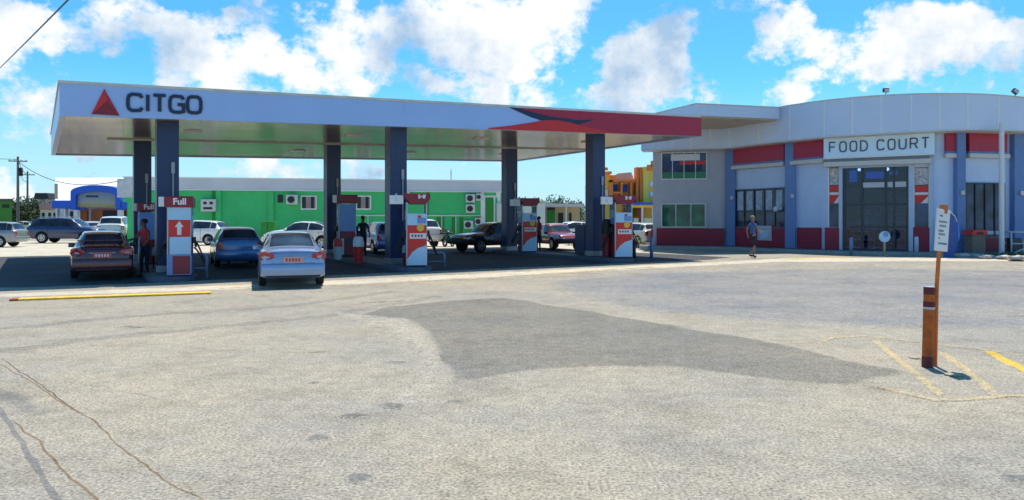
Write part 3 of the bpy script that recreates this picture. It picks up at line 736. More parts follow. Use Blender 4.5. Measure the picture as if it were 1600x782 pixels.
def bollard(px, Y, h, label, m=M_hoop, r=.07):
    x = at(px, Y); mb = MB(); mb.mat(m); mb.tube([(0, 0, 0), (0, 0, h-.04), (0, 0, h)], [r, r, r*.55], 12)
    o = mb.build('bollard'); o.location = (x, Y, g(x, Y)); return tag(o, label, 'bollard', 'short steel bollards')
bollard(991, 29.6, .78, 'short dark blue bollard right of the rightmost pump', M_col)
bollard(1018, 30.6, .85, 'short blue bollard at the left corner of the food court wall')
bollard(357, 27.0, .7, 'short grey blue bollard behind the nearest pump')
# blue tank box behind the right front pillar
mb = MB(); mb.mat(M_col); mb.box((0, 0, .62), (.42, .7, 1.24), bev=.04); t = mb.build('service_cabinet'); x = at(912, 30.6)
t.location = (x, 30.6, g(x, 30.6)+.14); t.rotation_euler = (0, 0, ISL); tag(t, 'navy metal cabinet standing left of the rightmost front pillar', 'cabinet')
# litter bins and buckets on the islands
def bin_(px, Y, label, body, lid, h=.75, r=.17):
    x = at(px, Y); t = empty('waste_bin', (x, Y, g(x, Y)+.14), 0, label, 'bin', 'small bins on the pump islands')
    mb = MB(); mb.mat(body); mb.tube([(0, 0, 0), (0, 0, h*.6)], [r*.85, r], 14); mb.build('body', parent=t, smooth=True)
    mb = MB(); mb.mat(lid); mb.tube([(0, 0, h*.6+.002), (0, 0, h*.8), (0, 0, h*.97), (0, 0, h)], [r*1.06, r*1.06, r*.8, r*.3], 14); mb.build('lid', parent=t, smooth=True)
    return t
bin_(560, 26.3, 'small bin with red body and white top left of the middle front pillar', M_bri, M_wht, .92, .18)
bin_(628+8, 24.9, 'small bin with dark red body beside the middle front pump', M_mar, M_lgr, .7, .16)
bin_(246, 23.6, 'small maroon and grey bin between the two left pumps', M_mar, M_lgr, .7, .16)
bin_(948, 29.0, 'tall black display bin with red foot at the rightmost pump', M_mar, M_blk, 1.5, .2)
bin_(528, 27.6, 'small bin with grey body at the middle back pillar', M_lgr, M_bri, .8, .16)

# ================================================================ food court building
M_wall = mat('pale_blue_white_wall', (.57, .69, .90), .6, var=.05, scale=2, grime=.12)
M_wallg = mat('grey_render_wall', (.50, .50, .54), .7, var=.06, scale=3, grime=.1)
M_plin = mat('maroon_plinth_paint', (.34, .012, .04), .5, var=.12, scale=3, grime=.15)
M_bcol = mat('blue_column_paint', (.13, .23, .47), .45, var=.08, scale=3)
M_clad = mat('pale_metal_cladding', (.62, .67, .79), .38, metal=.1, var=.04, scale=.8)
M_seam = mat('cladding_seam_white', (.80, .80, .78), .5, var=.03)
M_tan = mat('tan_soffit_board', (.50, .42, .32), .6, var=.12, scale=3)
M_ledge = mat('pale_stone_ledge', (.62, .60, .56), .6, var=.08, scale=3)
M_frame = mat('blue_grey_aluminium_frame', (.42, .52, .68), .35, metal=.2, var=.05)
M_dkfr = mat('dark_aluminium_frame', (.03, .035, .05), .35)
def glass(name, col=(.015, .025, .05), rough=.05):
    if name in MATS: return MATS[name]
    m = bpy.data.materials.new(name); m.use_nodes = True; MATS[name] = m; t = m.node_tree; b = t.nodes['Principled BSDF']
    b.inputs['Roughness'].default_value = rough; b.inputs['Specular IOR Level'].default_value = .45
    tc = N(t, 'ShaderNodeTexCoord'); n = N(t, 'ShaderNodeTexNoise'); n.inputs['Scale'].default_value = 1.2; n.inputs['Detail'].default_value = 3; L(t, tc.outputs['Object'], n.inputs['Vector'])
    r = N(t, 'ShaderNodeValToRGB'); L(t, n.outputs['Fac'], r.inputs['Fac']); r.color_ramp.elements[0].position = .35; r.color_ramp.elements[1].position = .7
    r.color_ramp.elements[0].color = tuple(v*.5 for v in col)+(1,); r.color_ramp.elements[1].color = tuple(v*2.4 for v in col)+(1,)
    L(t, r.outputs[0], b.inputs['Base Color']); return m
G_shop = glass('dark_shop_glass', (.020, .035, .075)); G_green = glass('green_tinted_glass', (.01, .10, .05))

A = (8.1, 42.3); B = (12.35, 41.2); C_ = (14.35, 37.8); D_ = (15.35, 36.0); E_ = (19.4, 33.5); F_ = (20.45, 33.35); G_ = (23.1, 33.9); H_ = (27.6, 35.6); I_ = (31, 38.5)
S = [Fr(A, B), Fr(B, C_), Fr(C_, D_), Fr(D_, E_), Fr(E_, F_), Fr(F_, G_), Fr(G_, H_), Fr(H_, I_)]
food = empty('food_court', (16, 36, .2), 0, 'single storey food court building with curved cladding, crimson band and glazed entrance', 'building')
def fpart(mb, name, m=None, parent=None, smooth=False):
    if parent is None: return mb.build(name, m, parent=food, world=True, smooth=smooth)
    o = mb.build(name, m, parent=food, world=True, smooth=smooth); o.parent = parent; return o
WZ0, WZ1 = .2, 6.6
# sidewalk
sw = []
for f, a in ((S[0], -1.2), (S[0], S[0].len*.8), (S[1], .9), (S[2], .5), (S[3], .3), (S[4], .4), (S[5], .8), (S[6], .5), (S[7], 4)):
    p = f.p(a, 1.7, 0); sw.append((p.x, p.y))
swb = [(34, 42), (20, 46), (8, 46)]
mb = MB(); mb.prism(sw+swb, lambda a, b, t: Vector((a, b, t)), .15, .335); o = mb.build('sidewalk', M_walk); o['kind'] = 'structure'
mb = MB()
for i in range(len(sw)-1):
    a = Vector(sw[i]); b = Vector(sw[i+1]); fr = Fr(a, b); mb.fbox(fr, .01, fr.len-.01, -.15, .03, .16, .342)
o = mb.build('kerb', M_kerb); o['kind'] = 'structure'
# walls: one solid per bay (butted), openings are set proud as frames + glass
mb = MB(); mb.mat(M_wallg)
f = S[0]; mb.fbox(f, 0, f.len, -.3, 0, WZ0, WZ1); mb.fbox(Fr((9.05, 46.5), A), 0, 4.3, -.3, 0.0, WZ0, WZ1)
fpart(mb, 'wall')
mb = MB(); mb.mat(M_wall)
for f in S[1:]:
    if f is not S[3]: mb.fbox(f, 0.0, f.len, -.3, 0, WZ0, WZ1)
f = S[3]; eo0, eo1, eoz = f.s(1317), f.s(1420), f.z(1368, 262)
mb.fbox(f, 0, eo0, -.3, 0, WZ0, WZ1); mb.fbox(f, eo1, f.len, -.3, 0, WZ0, WZ1); mb.fbox(f, eo0+.001, eo1-.001, -.3, 0, eoz, WZ1)
fpart(mb, 'wall')
mb = MB(); mb.mat(mat('flat_roof_felt', (.3, .3, .3), .9)); mb.prism([A, B, C_, D_, E_, F_, G_, H_, I_, (31, 52), (10.3, 52)], lambda a, b, t: Vector((a, b, t)), 6.61, 6.72); fpart(mb, 'roof')
mb = MB(); mb.mat(M_wallg); mb.fbox(Fr((31, 52), (10.3, 52)), 0, 20.7, -.3, 0, WZ0, WZ1); mb.fbox(Fr(I_, (31, 52)), 0.05, 13.4, -.3, 0, WZ0, WZ1); mb.fbox(Fr((10.3, 52), (9.05, 46.5)), .05, 5.6, -.3, 0, WZ0, WZ1)
fpart(mb, 'wall')
# helper: a rectangular feature on a bay given by its outline in the photograph
def rect(f, px0, px1, py0, py1):
    s0, s1 = f.s(px0), f.s(px1); pm = (px0+px1)/2
    return s0, s1, f.z(pm, py1), f.z(pm, py0)
def feat(mb, f, px0, px1, py0, py1, d0, d1, bev=0.0):
    s0, s1, z0, z1 = rect(f, px0, px1, py0, py1); mb.fbox(f, s0, s1, d0, d1, z0, z1, bev)
# plinths
def plinth(f, px0, px1, py0):
    mb = MB(); mb.mat(M_plin); s0, s1 = f.s(px0), f.s(px1); mb.fbox(f, s0, s1, .002, .10, .336, f.z((px0+px1)/2, py0), bev=.01); fpart(mb, 'plinth')
plinth(S[0], 1026, 1132, 357); plinth(S[1], 1151, 1229, 357); plinth(S[2], 1247, 1284, 356); plinth(S[3], 1289, 1314, 356)
plinth(S[3], 1421, 1452, 355); plinth(S[5], 1509, 1572, 372); plinth(S[6], 1600, 1700, 372)
mb = MB(); mb.mat(M_plin); w0 = Fr((9.05, 46.5), A); mb.fbox(w0, 0, 4.25, .002, .1, .336, 1.28); fpart(mb, 'plinth')
# columns
for (f, px0, px1) in ((S[0], 1134.5, 1147.5), (S[1], 1230.5, 1246), (S[4], 1490, 1503), (S[5], 1575, 1597)):
    pc = (px0+px1)/2; a = f.s(pc); w = abs(f.s(px1)-f.s(px0)); 
    mb = MB(); mb.mat(M_bcol); q = f.p(a, .17, 0); dr = Vector((q.x, q.y)).normalized(); w = (px1-px0)/FPX*q.y
    mb.box((q.x, q.y, (.336+5.72)/2), (w, .36, 5.72-.336), rz=math.atan2(f.u.y, f.u.x)*.4, bev=.015); cc = fpart(mb, 'column')
    mb = MB(); mb.mat(M_ledge); mb.box((q.x, q.y-.24, 3.0), (.16, .12, .2), bev=.03); fpart(mb, 'wall_lamp', parent=cc)
mb = MB(); mb.mat(M_dkfr); feat(mb, S[4], 1503.5, 1507, 214, 388, .003, .12); fpart(mb, 'downpipe')
# crimson band with pale ledge under it
def band(f, s0, s1, z0, z1):
    mb = MB(); mb.mat(M_crim); mb.fbox(f, s0, s1, .003, .22, z0, z1, bev=.008); b_ = fpart(mb, 'crimson_band')
    mb = MB(); mb.mat(M_bcol); mb.fbox(f, s0, s1, .003, .235, z0-.10, z0-.002); fpart(mb, 'band_edge', parent=b_)
    mb = MB(); mb.mat(M_ledge); mb.fbox(f, s0-.05, s1+.05, .003, .32, z0-.30, z0-.103, bev=.015); fpart(mb, 'ledge', parent=b_)
BZ0, BZ1 = 4.88, 5.70
band(S[1], .22, S[1].len-.3, BZ0, BZ1); band(S[2], .08, S[2].len-.0, BZ0, BZ1); band(S[4], .25, S[4].len*.62, BZ0, BZ1); band(S[5], .12, S[5].len-.55, BZ0, BZ1); band(S[6], .25, S[6].len, BZ0, BZ1)
# windows -------------------------------------------------
def window(f, px0, px1, py0, py1, nx, ny, fm, gm, th=.05, name='window', splits=None, glassname='pane'):
    s0, s1, z0, z1 = rect(f, px0, px1, py0, py1)
    mb = MB(); mb.mat(fm)
    mb.fbox(f, s0, s0+th, .003, .09, z0, z1); mb.fbox(f, s1-th, s1, .003, .09, z0, z1)
    mb.fbox(f, s0+th, s1-th, .003, .088, z0, z0+th); mb.fbox(f, s0+th, s1-th, .003, .088, z1-th, z1)
    for i in range(1, nx): x = s0+(s1-s0)*i/nx; mb.fbox(f, x-th*.35, x+th*.35, .003, .080, z0+th, z1-th)
    for z in (splits or [z0+(z1-z0)*j/ny for j in range(1, ny)]): mb.fbox(f, s0+th, s1-th, .003, .076, z-th*.35, z+th*.35)
    w = fpart(mb, name)
    mb = MB(); mb.mat(gm); mb.fbox(f, s0+th, s1-th, .004, .03, z0+th, z1-th); fpart(mb, glassname, parent=w)
    return w, (s0, s1, z0, z1)
w1, r1 = window(S[0], 1033, 1105, 238, 281, 4, 1, M_wht, G_shop, .06)
mb = MB(); mb.mat(mat('green_window_film', (.02, .22, .09), .3)); mb.fbox(S[0], r1[0]+.08, r1[1]-.08, .031, .034, r1[2]+.08, r1[2]+.42); fpart(mb, 'window_film', parent=w1)
mb = MB(); mb.mat(M_bri); mb.fbox(S[0], r1[0]+1.05, r1[1]-.08, .031, .036, r1[2]+.85, r1[2]+1.05); fpart(mb, 'red_reflection', parent=w1)  # flat red strip painted as a reflection in the pane
mb = MB(); mb.mat(M_wht); mb.fbox(S[0], r1[0]+.55, r1[1]-.4, .031, .034, r1[2]+1.08, r1[3]-.12); fpart(mb, 'sky_reflection', parent=w1)  # flat white patch painted as the sky mirrored in the pane
window(S[0], 1033, 1103, 318, 356, 3, 1, M_wht, G_green, .06)
w2, r2 = window(S[1], 1149, 1229, 295, 356, 5, 1, M_dkfr, G_shop, .07, splits=[2.25])
mb = MB(); mb.mat(mat('sheer_curtain', (.42, .50, .62), .8, var=.35, scale=4))
for k in range(5):
    x = r2[0]+.18+(r2[1]-r2[0]-.2)*k/5; mb.fbox(S[1], x, x+.42, .031, .036, 2.32, r2[3]-.12)
fpart(mb, 'curtains', parent=w2)
mb = MB(); mb.mat(M_lgr); feat(mb, S[1], 1186, 1208, 353, 376, .105, .13); pst = fpart(mb, 'notice_board')
mb = MB(); mb.mat(M_ltb); feat(mb, S[1], 1190, 1203, 360, 372, .131, .135); fpart(mb, 'notice', parent=pst)
mb = MB(); mb.mat(M_wht)
a = S[1].s(1219); mb.blob(tuple(S[1].p(a, .35, 2.35)), .10, 2, (1.2, .8, 1.6)); mb.tube([S[1].p(a, .02, 2.2), S[1].p(a, .33, 2.35)], .03); fpart(mb, 'camera_housing')
w3, r3 = window(S[5], 1507, 1568, 286, 371, 4, 1, M_dkfr, G_shop, .06, splits=[1.05])
mb = MB(); mb.mat(mat('counter_white', (.6, .65, .72), .5)); mb.fbox(S[5], r3[0]+.3, r3[1]-.3, .031, .036, 1.12, 1.28); fpart(mb, 'counter', parent=w3)
window(S[6], 1600, 1700, 286, 371, 4, 1, M_dkfr, G_shop, .06, splits=[1.05])
# entrance
M_ac_ = mat('mixed_goods', (.30, .34, .36), .6, var=.8, scale=7); M_dim = mat('dim_interior_panel', (.14, .18, .24), .4, var=.6, scale=5)
f = S[3]
s0, s1 = f.s(1317), f.s(1420)
zt = f.z(1368, 262); zb0 = .337; zdoor = f.z(1368, 290); zr1 = f.z(1368, 320); zr2 = f.z(1368, 355)
def clear_glass():
    m = bpy.data.materials.new('clear_door_glass'); m.use_nodes = True; t = m.node_tree; t.nodes.remove(t.nodes['Principled BSDF']); o = [n for n in t.nodes if n.type == 'OUTPUT_MATERIAL'][0]
    tr = N(t, 'ShaderNodeBsdfTransparent'); tr.inputs[0].default_value = (.42, .56, .80, 1); gl = N(t, 'ShaderNodeBsdfGlossy'); gl.inputs['Roughness'].default_value = .02; fr_ = N(t, 'ShaderNodeFresnel'); fr_.inputs['IOR'].default_value = 1.5
    k = N(t, 'ShaderNodeMath', operation='MULTIPLY_ADD'); L(t, fr_.outputs[0], k.inputs[0]); k.inputs[1].default_value = .7; k.inputs[2].default_value = .02
    mx = N(t, 'ShaderNodeMixShader'); L(t, k.outputs[0], mx.inputs[0]); L(t, tr.outputs[0], mx.inputs[1]); L(t, gl.outputs[0], mx.inputs[2]); L(t, mx.outputs[0], o.inputs[0]); return m
mb = MB(); mb.mat(clear_glass()); mb.fbox(f, s0, s1, .012, .022, zb0, zt); ent = fpart(mb, 'entrance_glass')
mb = MB(); mb.mat(M_frame)
for a_, b_ in ((1312, 1317), (1420, 1427)): mb.fbox(f, f.s(a_), f.s(b_), .003, .16, zb0, zt)
mb.fbox(f, f.s(1312), f.s(1427), .003, .15, zt+.002, zt+.14); fpart(mb, 'entrance_frame')
mb = MB(); mb.mat(M_dkfr)
for px in (1319.5, 1347, 1384, 1397, 1418): a = f.s(px); mb.fbox(f, a-.05, a+.05, .032, .09, zb0, zt-.01)
for z in (zr1, zr2, zb0+.04): mb.fbox(f, s0+.02, s1-.02, .032, .085, z-.05, z+.05)
fpart(mb, 'door_frame')
mb = MB(); mb.mat(M_lgr); 
for a_, b_ in ((1349, 1382), (1387, 1417)): mb.fbox(f, f.s(a_), f.s(b_), .032, .088, zdoor-.10, zdoor+.14)
fpart(mb, 'door_operator')
for q_ in ((1326, 1338, 266, 284), (1352, 1380, 268, 279), (1389, 1402, 267, 273)): mb = MB(); mb.mat(mat('lit_blue_screen', (.05, .12, .4), .3, emit=(.05, .18, .6), estr=.35)); feat(mb, f, *q_, -.30, -.25); fpart(mb, 'menu_screen')
# the room behind the doors: floor, back wall, ceiling lamps, shelves with goods
random.seed(21)
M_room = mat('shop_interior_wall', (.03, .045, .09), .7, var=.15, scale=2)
r0, r1, rd_ = s0-.45, s1+.45, -5.0
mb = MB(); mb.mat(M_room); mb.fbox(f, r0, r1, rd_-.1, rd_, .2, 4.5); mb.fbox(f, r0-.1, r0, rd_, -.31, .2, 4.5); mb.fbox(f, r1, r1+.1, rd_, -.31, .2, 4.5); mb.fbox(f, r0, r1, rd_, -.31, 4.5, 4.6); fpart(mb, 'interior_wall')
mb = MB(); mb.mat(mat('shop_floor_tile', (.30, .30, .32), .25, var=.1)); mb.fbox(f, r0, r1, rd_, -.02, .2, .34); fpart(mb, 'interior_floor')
for k in range(4):
    mb = MB(); mb.mat(mat('shop_lamp', (.9, .9, .85), .5, emit=(1, .95, .85), estr=2.5)); c_ = f.p(r0+1.0+k*1.2, -1.6-.5*(k % 2), 4.3); mb.blob(tuple(c_), .09, 2); fpart(mb, 'ceiling_lamp')
gm = [mat('goods_'+n_, c_, .5, var=.3, scale=8) for n_, c_ in (('white', (.7, .7, .68)), ('red', (.5, .04, .03)), ('green', (.05, .3, .1)), ('tan', (.5, .4, .25)), ('blue', (.06, .18, .5)), ('yellow', (.65, .5, .1)))]
for sh_, (sa_, dp, hh_) in enumerate(((s0+.25, -1.2, 1.35), (s0+.35, -3.0, 2.3), (s1-1.15, -2.0, 1.7), (s1-1.1, -4.2, 2.6))):
    mb = MB(); mb.mat(M_wht)
    nl = int(hh_/.42)
    for j in range(nl+1): mb.fbox(f, sa_, sa_+1.0, dp-.4, dp, .36+j*.42, .40+j*.42)
    for q in (sa_-.03, sa_+1.0): mb.fbox(f, q, q+.03, dp-.4, dp, .345, .40+nl*.42)
    shf = fpart(mb, 'shelf')
    mb = MB()
    for j in range(nl):
        x_ = sa_+.03
        while x_ < sa_+.88:
            w_ = random.uniform(.08, .2); mb.mat(random.choice(gm)); mb.fbox(f, x_, x_+w_-.012, dp-.3, dp-.03, .402+j*.42, .402+j*.42+random.uniform(.16, .34)); x_ += w_
    gd = fpart(mb, 'goods', parent=shf); gd['kind'] = 'stuff'
mb = MB(); mb.mat(M_wht); mb.fbox(f, s0+1.5, s0+2.5, -3.4, -2.8, .345, 1.35, bev=.03); fpart(mb, 'counter')
M_poster = mat('grey_speckled_poster', (.5, .47, .47), .5, var=.55, scale=9)
for k, (a_, b_) in enumerate(((1296, 1311), (1429, 1451))):
    mb = MB(); mb.mat(G_shop); feat(mb, f, a_, b_, 262, 355, .004, .03); sg = fpart(mb, 'side_glass')
    mb = MB(); mb.mat(M_seam); mb.fbox(f, f.s(a_)-.06, f.s(a_), .003, .10, f.z(a_, 356), f.z(a_, 262)); mb.fbox(f, f.s(b_), f.s(b_)+.06, .003, .10, f.z(a_, 356), f.z(a_, 262)); fpart(mb, 'side_frame', parent=sg)
    mb = MB(); mb.mat(M_poster); feat(mb, f, a_+.5, b_-.5, 263, 289, .031, .036); fpart(mb, 'poster', parent=sg)
    mb = MB(); mb.mat(M_wht); feat(mb, f, a_+.5, b_-.5, 290.5, 318, .031, .036); pp = fpart(mb, 'poster', parent=sg)
    mb = MB(); mb.mat(M_bri)
    S0, S1, Z0, Z1 = rect(f, a_+.5, b_-.5, 290.5, 318); w_ = S1-S0; hh_ = Z1-Z0
    for poly in ([(0, .62), (1, .62), (1, 1), (0, 1)], [(0, 0), (.45, 0), (1, .40), (1, .48), (0, .48)]):
        mb.prism([(S0+a1*w_, Z0+b1*hh_) for a1, b1 in poly], lambda a1, b1, t: f.p(a1, t, b1), .037, .040)
    mb.mat(M_wht); fpart(mb, 'poster_print', parent=sg)
mb = MB(); mb.mat(M_ledge); feat(mb, f, 1290, 1456, 252, 259, .003, .5); fpart(mb, 'entrance_soffit')
mb = MB(); mb.mat(M_frame); mb.fbox(f, f.s(1452.5), f.s(1458), .003, .14, .336, 5.0); fpart(mb, 'corner_post')
# sign box
mb = MB(); mb.mat(mat('pale_blue_sign_face', (.66, .84, .97), .4, var=.03, scale=2)); so = .62
sgn0, sgn1 = f.s(1290), f.s(1461); ZS0, ZS1 = 4.73, 5.74
mb.fbox(f, sgn0, sgn1, .004, so, ZS0, ZS1, bev=.02); sg = fpart(mb, 'sign_box')
mb = MB(); mb.mat(M_seam)
for z_ in (ZS0-.02, ZS1-.04): mb.fbox(f, sgn0-.02, sgn1+.02, .3, so+.02, z_, z_+.06)
fpart(mb, 'sign_rim', parent=sg)
mb = MB(); mb.mat(mat('dark_grey_lettering', (.06, .08, .12), .4))
span = sgn1-sgn0; w_ = span*.060; gp = span*.0375; tot = 8*w_+w_*.2+9*w_*.0
tl = 9*w_+8*gp - gp + w_*.7+gp*.3
x_ = sgn0+(span-(9*w_+8*gp+w_*.7-gp*.0))/2
strokes(mb, 'FOOD COURT', lambda a1, b1, t: f.p(a1, t, b1), x_, ZS0+.30, .46, w_, gp, .058, so+.001, so+.03)
fpart(mb, 'lettering', parent=sg)

# curved cladding band: spline through an outline set 1 m proud of the wall
pts = [S[0].p(-.6, .9, 0), S[0].p(2.2, 1.0, 0), S[1].p(0.3, 1.0, 0), S[1].p(2.2, 1.05, 0), S[2].p(.2, 1.05, 0), S[3].p(.2, 1.05, 0), S[3].p(2.4, 1.15, 0), S[4].p(-.1, 1.1, 0), S[5].p(0, 1.1, 0), S[6].p(0, 1.1, 0), S[7].p(0, 1.1, 0), S[7].p(4, 1.1, 0)]
def cr(p0, p1, p2, p3, t): return .5*((2*p1)+(p2-p0)*t+(2*p0-5*p1+4*p2-p3)*t*t+(3*p1-p0-3*p2+p3)*t**3)
CV = []
for i in range(len(pts)-1):
    q = [pts[max(i-1, 0)], pts[i], pts[i+1], pts[min(i+2, len(pts)-1)]]
    for j in range(8): CV.append(cr(*q, j/8))
CV.append(pts[-1])
def top_z(p):   # the parapet line arches gently over the entrance
    px = 800 + FPX*p.x/p.y; py = 147.5 + (max(0, 1470-px)/250)**2*20.5 + (max(0, px-1490)/110)**2*6
    return min(zat(min(py, 172), p.y), 7.75) if px > 1180 else 7.42
def ribbon(mb, path, zf0, zf1, off0, off1):
    n = len(path); P = []; 
    for i, p in enumerate(path):
        d = (path[min(i+1, n-1)]-path[max(i-1, 0)]); d.z = 0; d.normalize(); nn = Vector((d.y, -d.x, 0))
        for o_, zf in ((off0, zf0), (off1, zf0), (off1, zf1), (off0, zf1)):
            q = p+nn*o_; q.z = zf(p); P.append(q)
    fs = []
    for i in range(n-1):
        a = 4*i; b = a+4
        for k in range(4): fs.append((a+k, a+(k+1) % 4, b+(k+1) % 4, b+k))
    fs += [(3, 2, 1, 0), (4*n-4, 4*n-3, 4*n-2, 4*n-1)]
    mb.faces(P, fs)
mb = MB(); mb.mat(M_clad); ribbon(mb, CV, lambda p: 5.76, top_z, -.12, 0); clad = fpart(mb, 'cladding_band', smooth=True)
mb = MB(); mb.mat(M_trim); ribbon(mb, CV, lambda p: top_z(p)+.001, lambda p: top_z(p)+.05, -.15, .04); fpart(mb, 'coping', parent=clad)
mb = MB(); mb.mat(M_ledge); ribbon(mb, CV, lambda p: 5.70, lambda p: 5.758, -1.1, .02); fpart(mb, 'soffit', parent=clad)
for px in (1020, 1050, 1080, 1110, 1140, 1185, 1234, 1288, 1332, 1377, 1424, 1468, 1512, 1560, 1605, 1650):
    best = min(range(len(CV)), key=lambda i: abs(800+FPX*CV[i].x/CV[i].y-px)); 
    pa = CV[best]; j = best+1 if (800+FPX*CV[best].x/CV[best].y) < px and best+1 < len(CV) else max(best-1, 0)
    pb = CV[j]; fa = 800+FPX*pa.x/pa.y; fb = 800+FPX*pb.x/pb.y; tt = 0 if abs(fb-fa) < 1e-6 else (px-fa)/(fb-fa); p = pa.lerp(pb, tt)
    d = (pb-pa) if j > best else (pa-pb); d.z = 0; d.normalize(); fr = Fr((p.x, p.y), (p.x+d.x, p.y+d.y)); mb = MB(); mb.mat(M_seam); mb.fbox(fr, -.03, .03, -.01, .014, 5.77, top_z(p)-.01); fpart(mb, 'panel_seam', parent=clad)
# flat roof slab that reaches out towards the pump canopy
sl = [(13.45, 37.0), (8.95, 35.8), (7.3, 39.8), (8.6, 45), (14.5, 44)]
mb = MB(); mb.mat(M_clad); mb.prism(sl, lambda a, b, t: Vector((a, b, t)), 6.86, 7.42); slab = fpart(mb, 'roof_slab')
mb = MB(); mb.mat(M_tan); mb.prism([(13.3, 37.12), (9.0, 35.98), (7.45, 39.8), (8.7, 44.8), (14.3, 43.8)], lambda a, b, t: Vector((a, b, t)), 6.80, 6.858); fpart(mb, 'slab_soffit', parent=slab)
mb = MB(); mb.mat(M_trim)
for i in range(5): a, b = Vector(sl[i]), Vector(sl[(i+1) % 5]); fr = Fr(a, b); mb.fbox(fr, .02, fr.len-.02, -.05, .03, 7.422, 7.46)
fpart(mb, 'slab_coping', parent=slab)
# floodlights on the parapet
for px, zz, lab in ((1384, 7.5, 'small square floodlight on the parapet above the food court sign'), (1590, 7.45, 'tilted floodlight on the parapet at the right edge')):
    i = min(range(len(CV)), key=lambda i: abs(800+FPX*CV[i].x/CV[i].y-px)); p = CV[i]; z = top_z(p)+.05
    t = empty('floodlight', (p.x, p.y, z), 0, lab, 'floodlight', 'floodlights on the food court parapet')
    mb = MB(); mb.mat(M_blk); mb.tube([(0, 0, -.02), (0, 0, .14)], .025); mb.build('bracket', parent=t)
    M4 = Matrix.Rotation(R(-30 if px < 1500 else 35), 4, 'Y') if px > 1500 else Matrix.Rotation(R(15), 4, 'X')
    t.scale = (.75,)*3; mb = MB(); mb.mat(M_blk); mb.box((0, 0, .27), (.34, .2, .26), M=M4, bev=.03); hd = mb.build('lamp_head', parent=t)
    mb = MB(); mb.mat(M_lgr); mb.box(tuple(M4 @ Vector((0, -.104, 0)) + Vector((0, 0, .27))), (.26, .01, .18), M=M4); mb.build('lens', parent=hd)

# white lamp post by the food court, banner, bins, planter, rack
def rods(name, segs, m, parent=None, r=.03):
    mb = MB(); mb.mat(m)
    for a, b in segs: mb.tube([a, b], r, 8)
    return mb.build(name, parent=parent)
Y = 31.9; x = at(1565, Y)
mb = MB(); mb.mat(mat('pale_pole_paint', (.66, .68, .70), .45, var=.05)); mb.tube([(0, 0, 0), (0, 0, 5.76)], [.11, .10], 16); mb.tube([(0, 0, 0), (0, 0, .03)], .2, 12)
o = mb.build('steel_pole', smooth=True); o.location = (x, Y, .2); tag(o, 'tall pale round pole rising in front of the food court band', 'pole')

# blue curved banner
Y = 30.6; x = at(1487, Y)
t = empty('feather_banner', (x, Y, .2), R(-4), 'tall blue curved banner with white and orange upper edge behind the orange sign', 'banner')
out = [(-.32, .0), (-.34, 1.0), (-.34, 1.75), (-.30, 1.98), (-.12, 1.93), (.10, 1.72), (.22, 1.38), (.27, 1.0), (.24, .62), (.12, .25), (.06, 0)]
mb = MB(); mb.mat(mat('deep_blue_banner_cloth', (.05, .10, .32), .7, var=.1)); mb.prism(out, lambda a, b, tt: Vector((a, tt+.03*math.sin(b*3), b)), -.012, .012); mb.build('cloth', parent=t)
mb = MB(); mb.mat(M_wht); mb.tube([(-.32, 0, 1.98), (-.12, 0, 1.95), (.10, 0, 1.74), (.19, 0, 1.5)], .035, 8); mb.mat(mat('bright_blue_edge', (.03, .22, .75), .4)); mb.tube([(.19, 0, 1.5), (.24, 0, 1.38), (.29, 0, 1.0), (.26, 0, .70)], .035, 8); mb.build('banner_edge', parent=t)
mb = MB(); mb.mat(M_lgr); mb.tube([(-.35, .02, 0), (-.35, .02, 2.0)], .02); mb.build('banner_pole', parent=t)

# rusty bollard and leaning sign
M_rust = mat('rusty_orange_paint', (.46, .10, .010), .7, var=.35, scale=7, grime=.35)
M_rustd = mat('dark_red_band_paint', (.13, .018, .022), .7, var=.3, scale=9, grime=.3)
bx, by = onground(1449, 574)
t = empty('steel_bollard', (bx, by, 0), R(6), 'rusty orange steel bollard with dark red bands standing in the yellow hatching', 'bollard')
h0 = .955
def sect(mb, z0, z1, r): mb.tube([(0.028*z0, 0, z0), (0.028*z1, 0, z1)], r, 20)
mb = MB(); mb.mat(M_rust); sect(mb, -.02, h0-.235, .061); sect(mb, h0-.17, h0-.085, .0611); mb.build('post', parent=t, smooth=True)
for z_a, z_b in ((h0-.235, h0-.17), (h0-.085, h0), (-.01, .13)): mb = MB(); mb.mat(M_rustd); sect(mb, z_a, z_b, .0635); mb.build('painted_band', parent=t, smooth=True)
mb = MB(); mb.mat(M_lgr); sect(mb, h0-.26, h0-.236, .065); sect(mb, h0, h0+.006, .058); mb.build('clamp', parent=t, smooth=True)
Ys = by+.06
def sp(px, py): return Vector((at(px, Ys), Ys, zat(py, Ys)))
pb = sp(1459, 560)
t = empty('orange_sign_post', (pb.x, pb.y, 0), 0, 'leaning thin orange post holding a narrow white text board beside the rusty bollard', 'sign')
mb = MB(); mb.mat(mat('orange_post_paint', (.62, .16, .015), .55, var=.2, scale=8, grime=.15))
mb.tube([sp(1461, 572), sp(1463.5, 450), sp(1467, 398), sp(1475, 322)], .024, 10); mb.tube([sp(1473, 334), sp(1475, 321)], .05, 10); fp = mb.build('post', parent=t, world=True, smooth=True)
mb = MB(); mb.mat(M_wht)
yawB = R(20); c0 = sp(1468.5, 360); c0.y -= .045
lean = Matrix.Rotation(yawB, 4, 'Z') @ Matrix.Rotation(R(5.5), 4, 'Y')
mb.box(tuple(c0), (.205, .022, .50), M=lean, bev=.006); bd = mb.build('board', parent=t, world=True)
mb = MB(); mb.mat(mat('faded_sign_text', (.20, .26, .30), .6, var=.3, scale=30))
random.seed(3)
rows = [(.17, 2), (.10, 5), (.05, 4), (-.01, 3), (-.05, 4), (-.10, 1), (-.16, 5)]
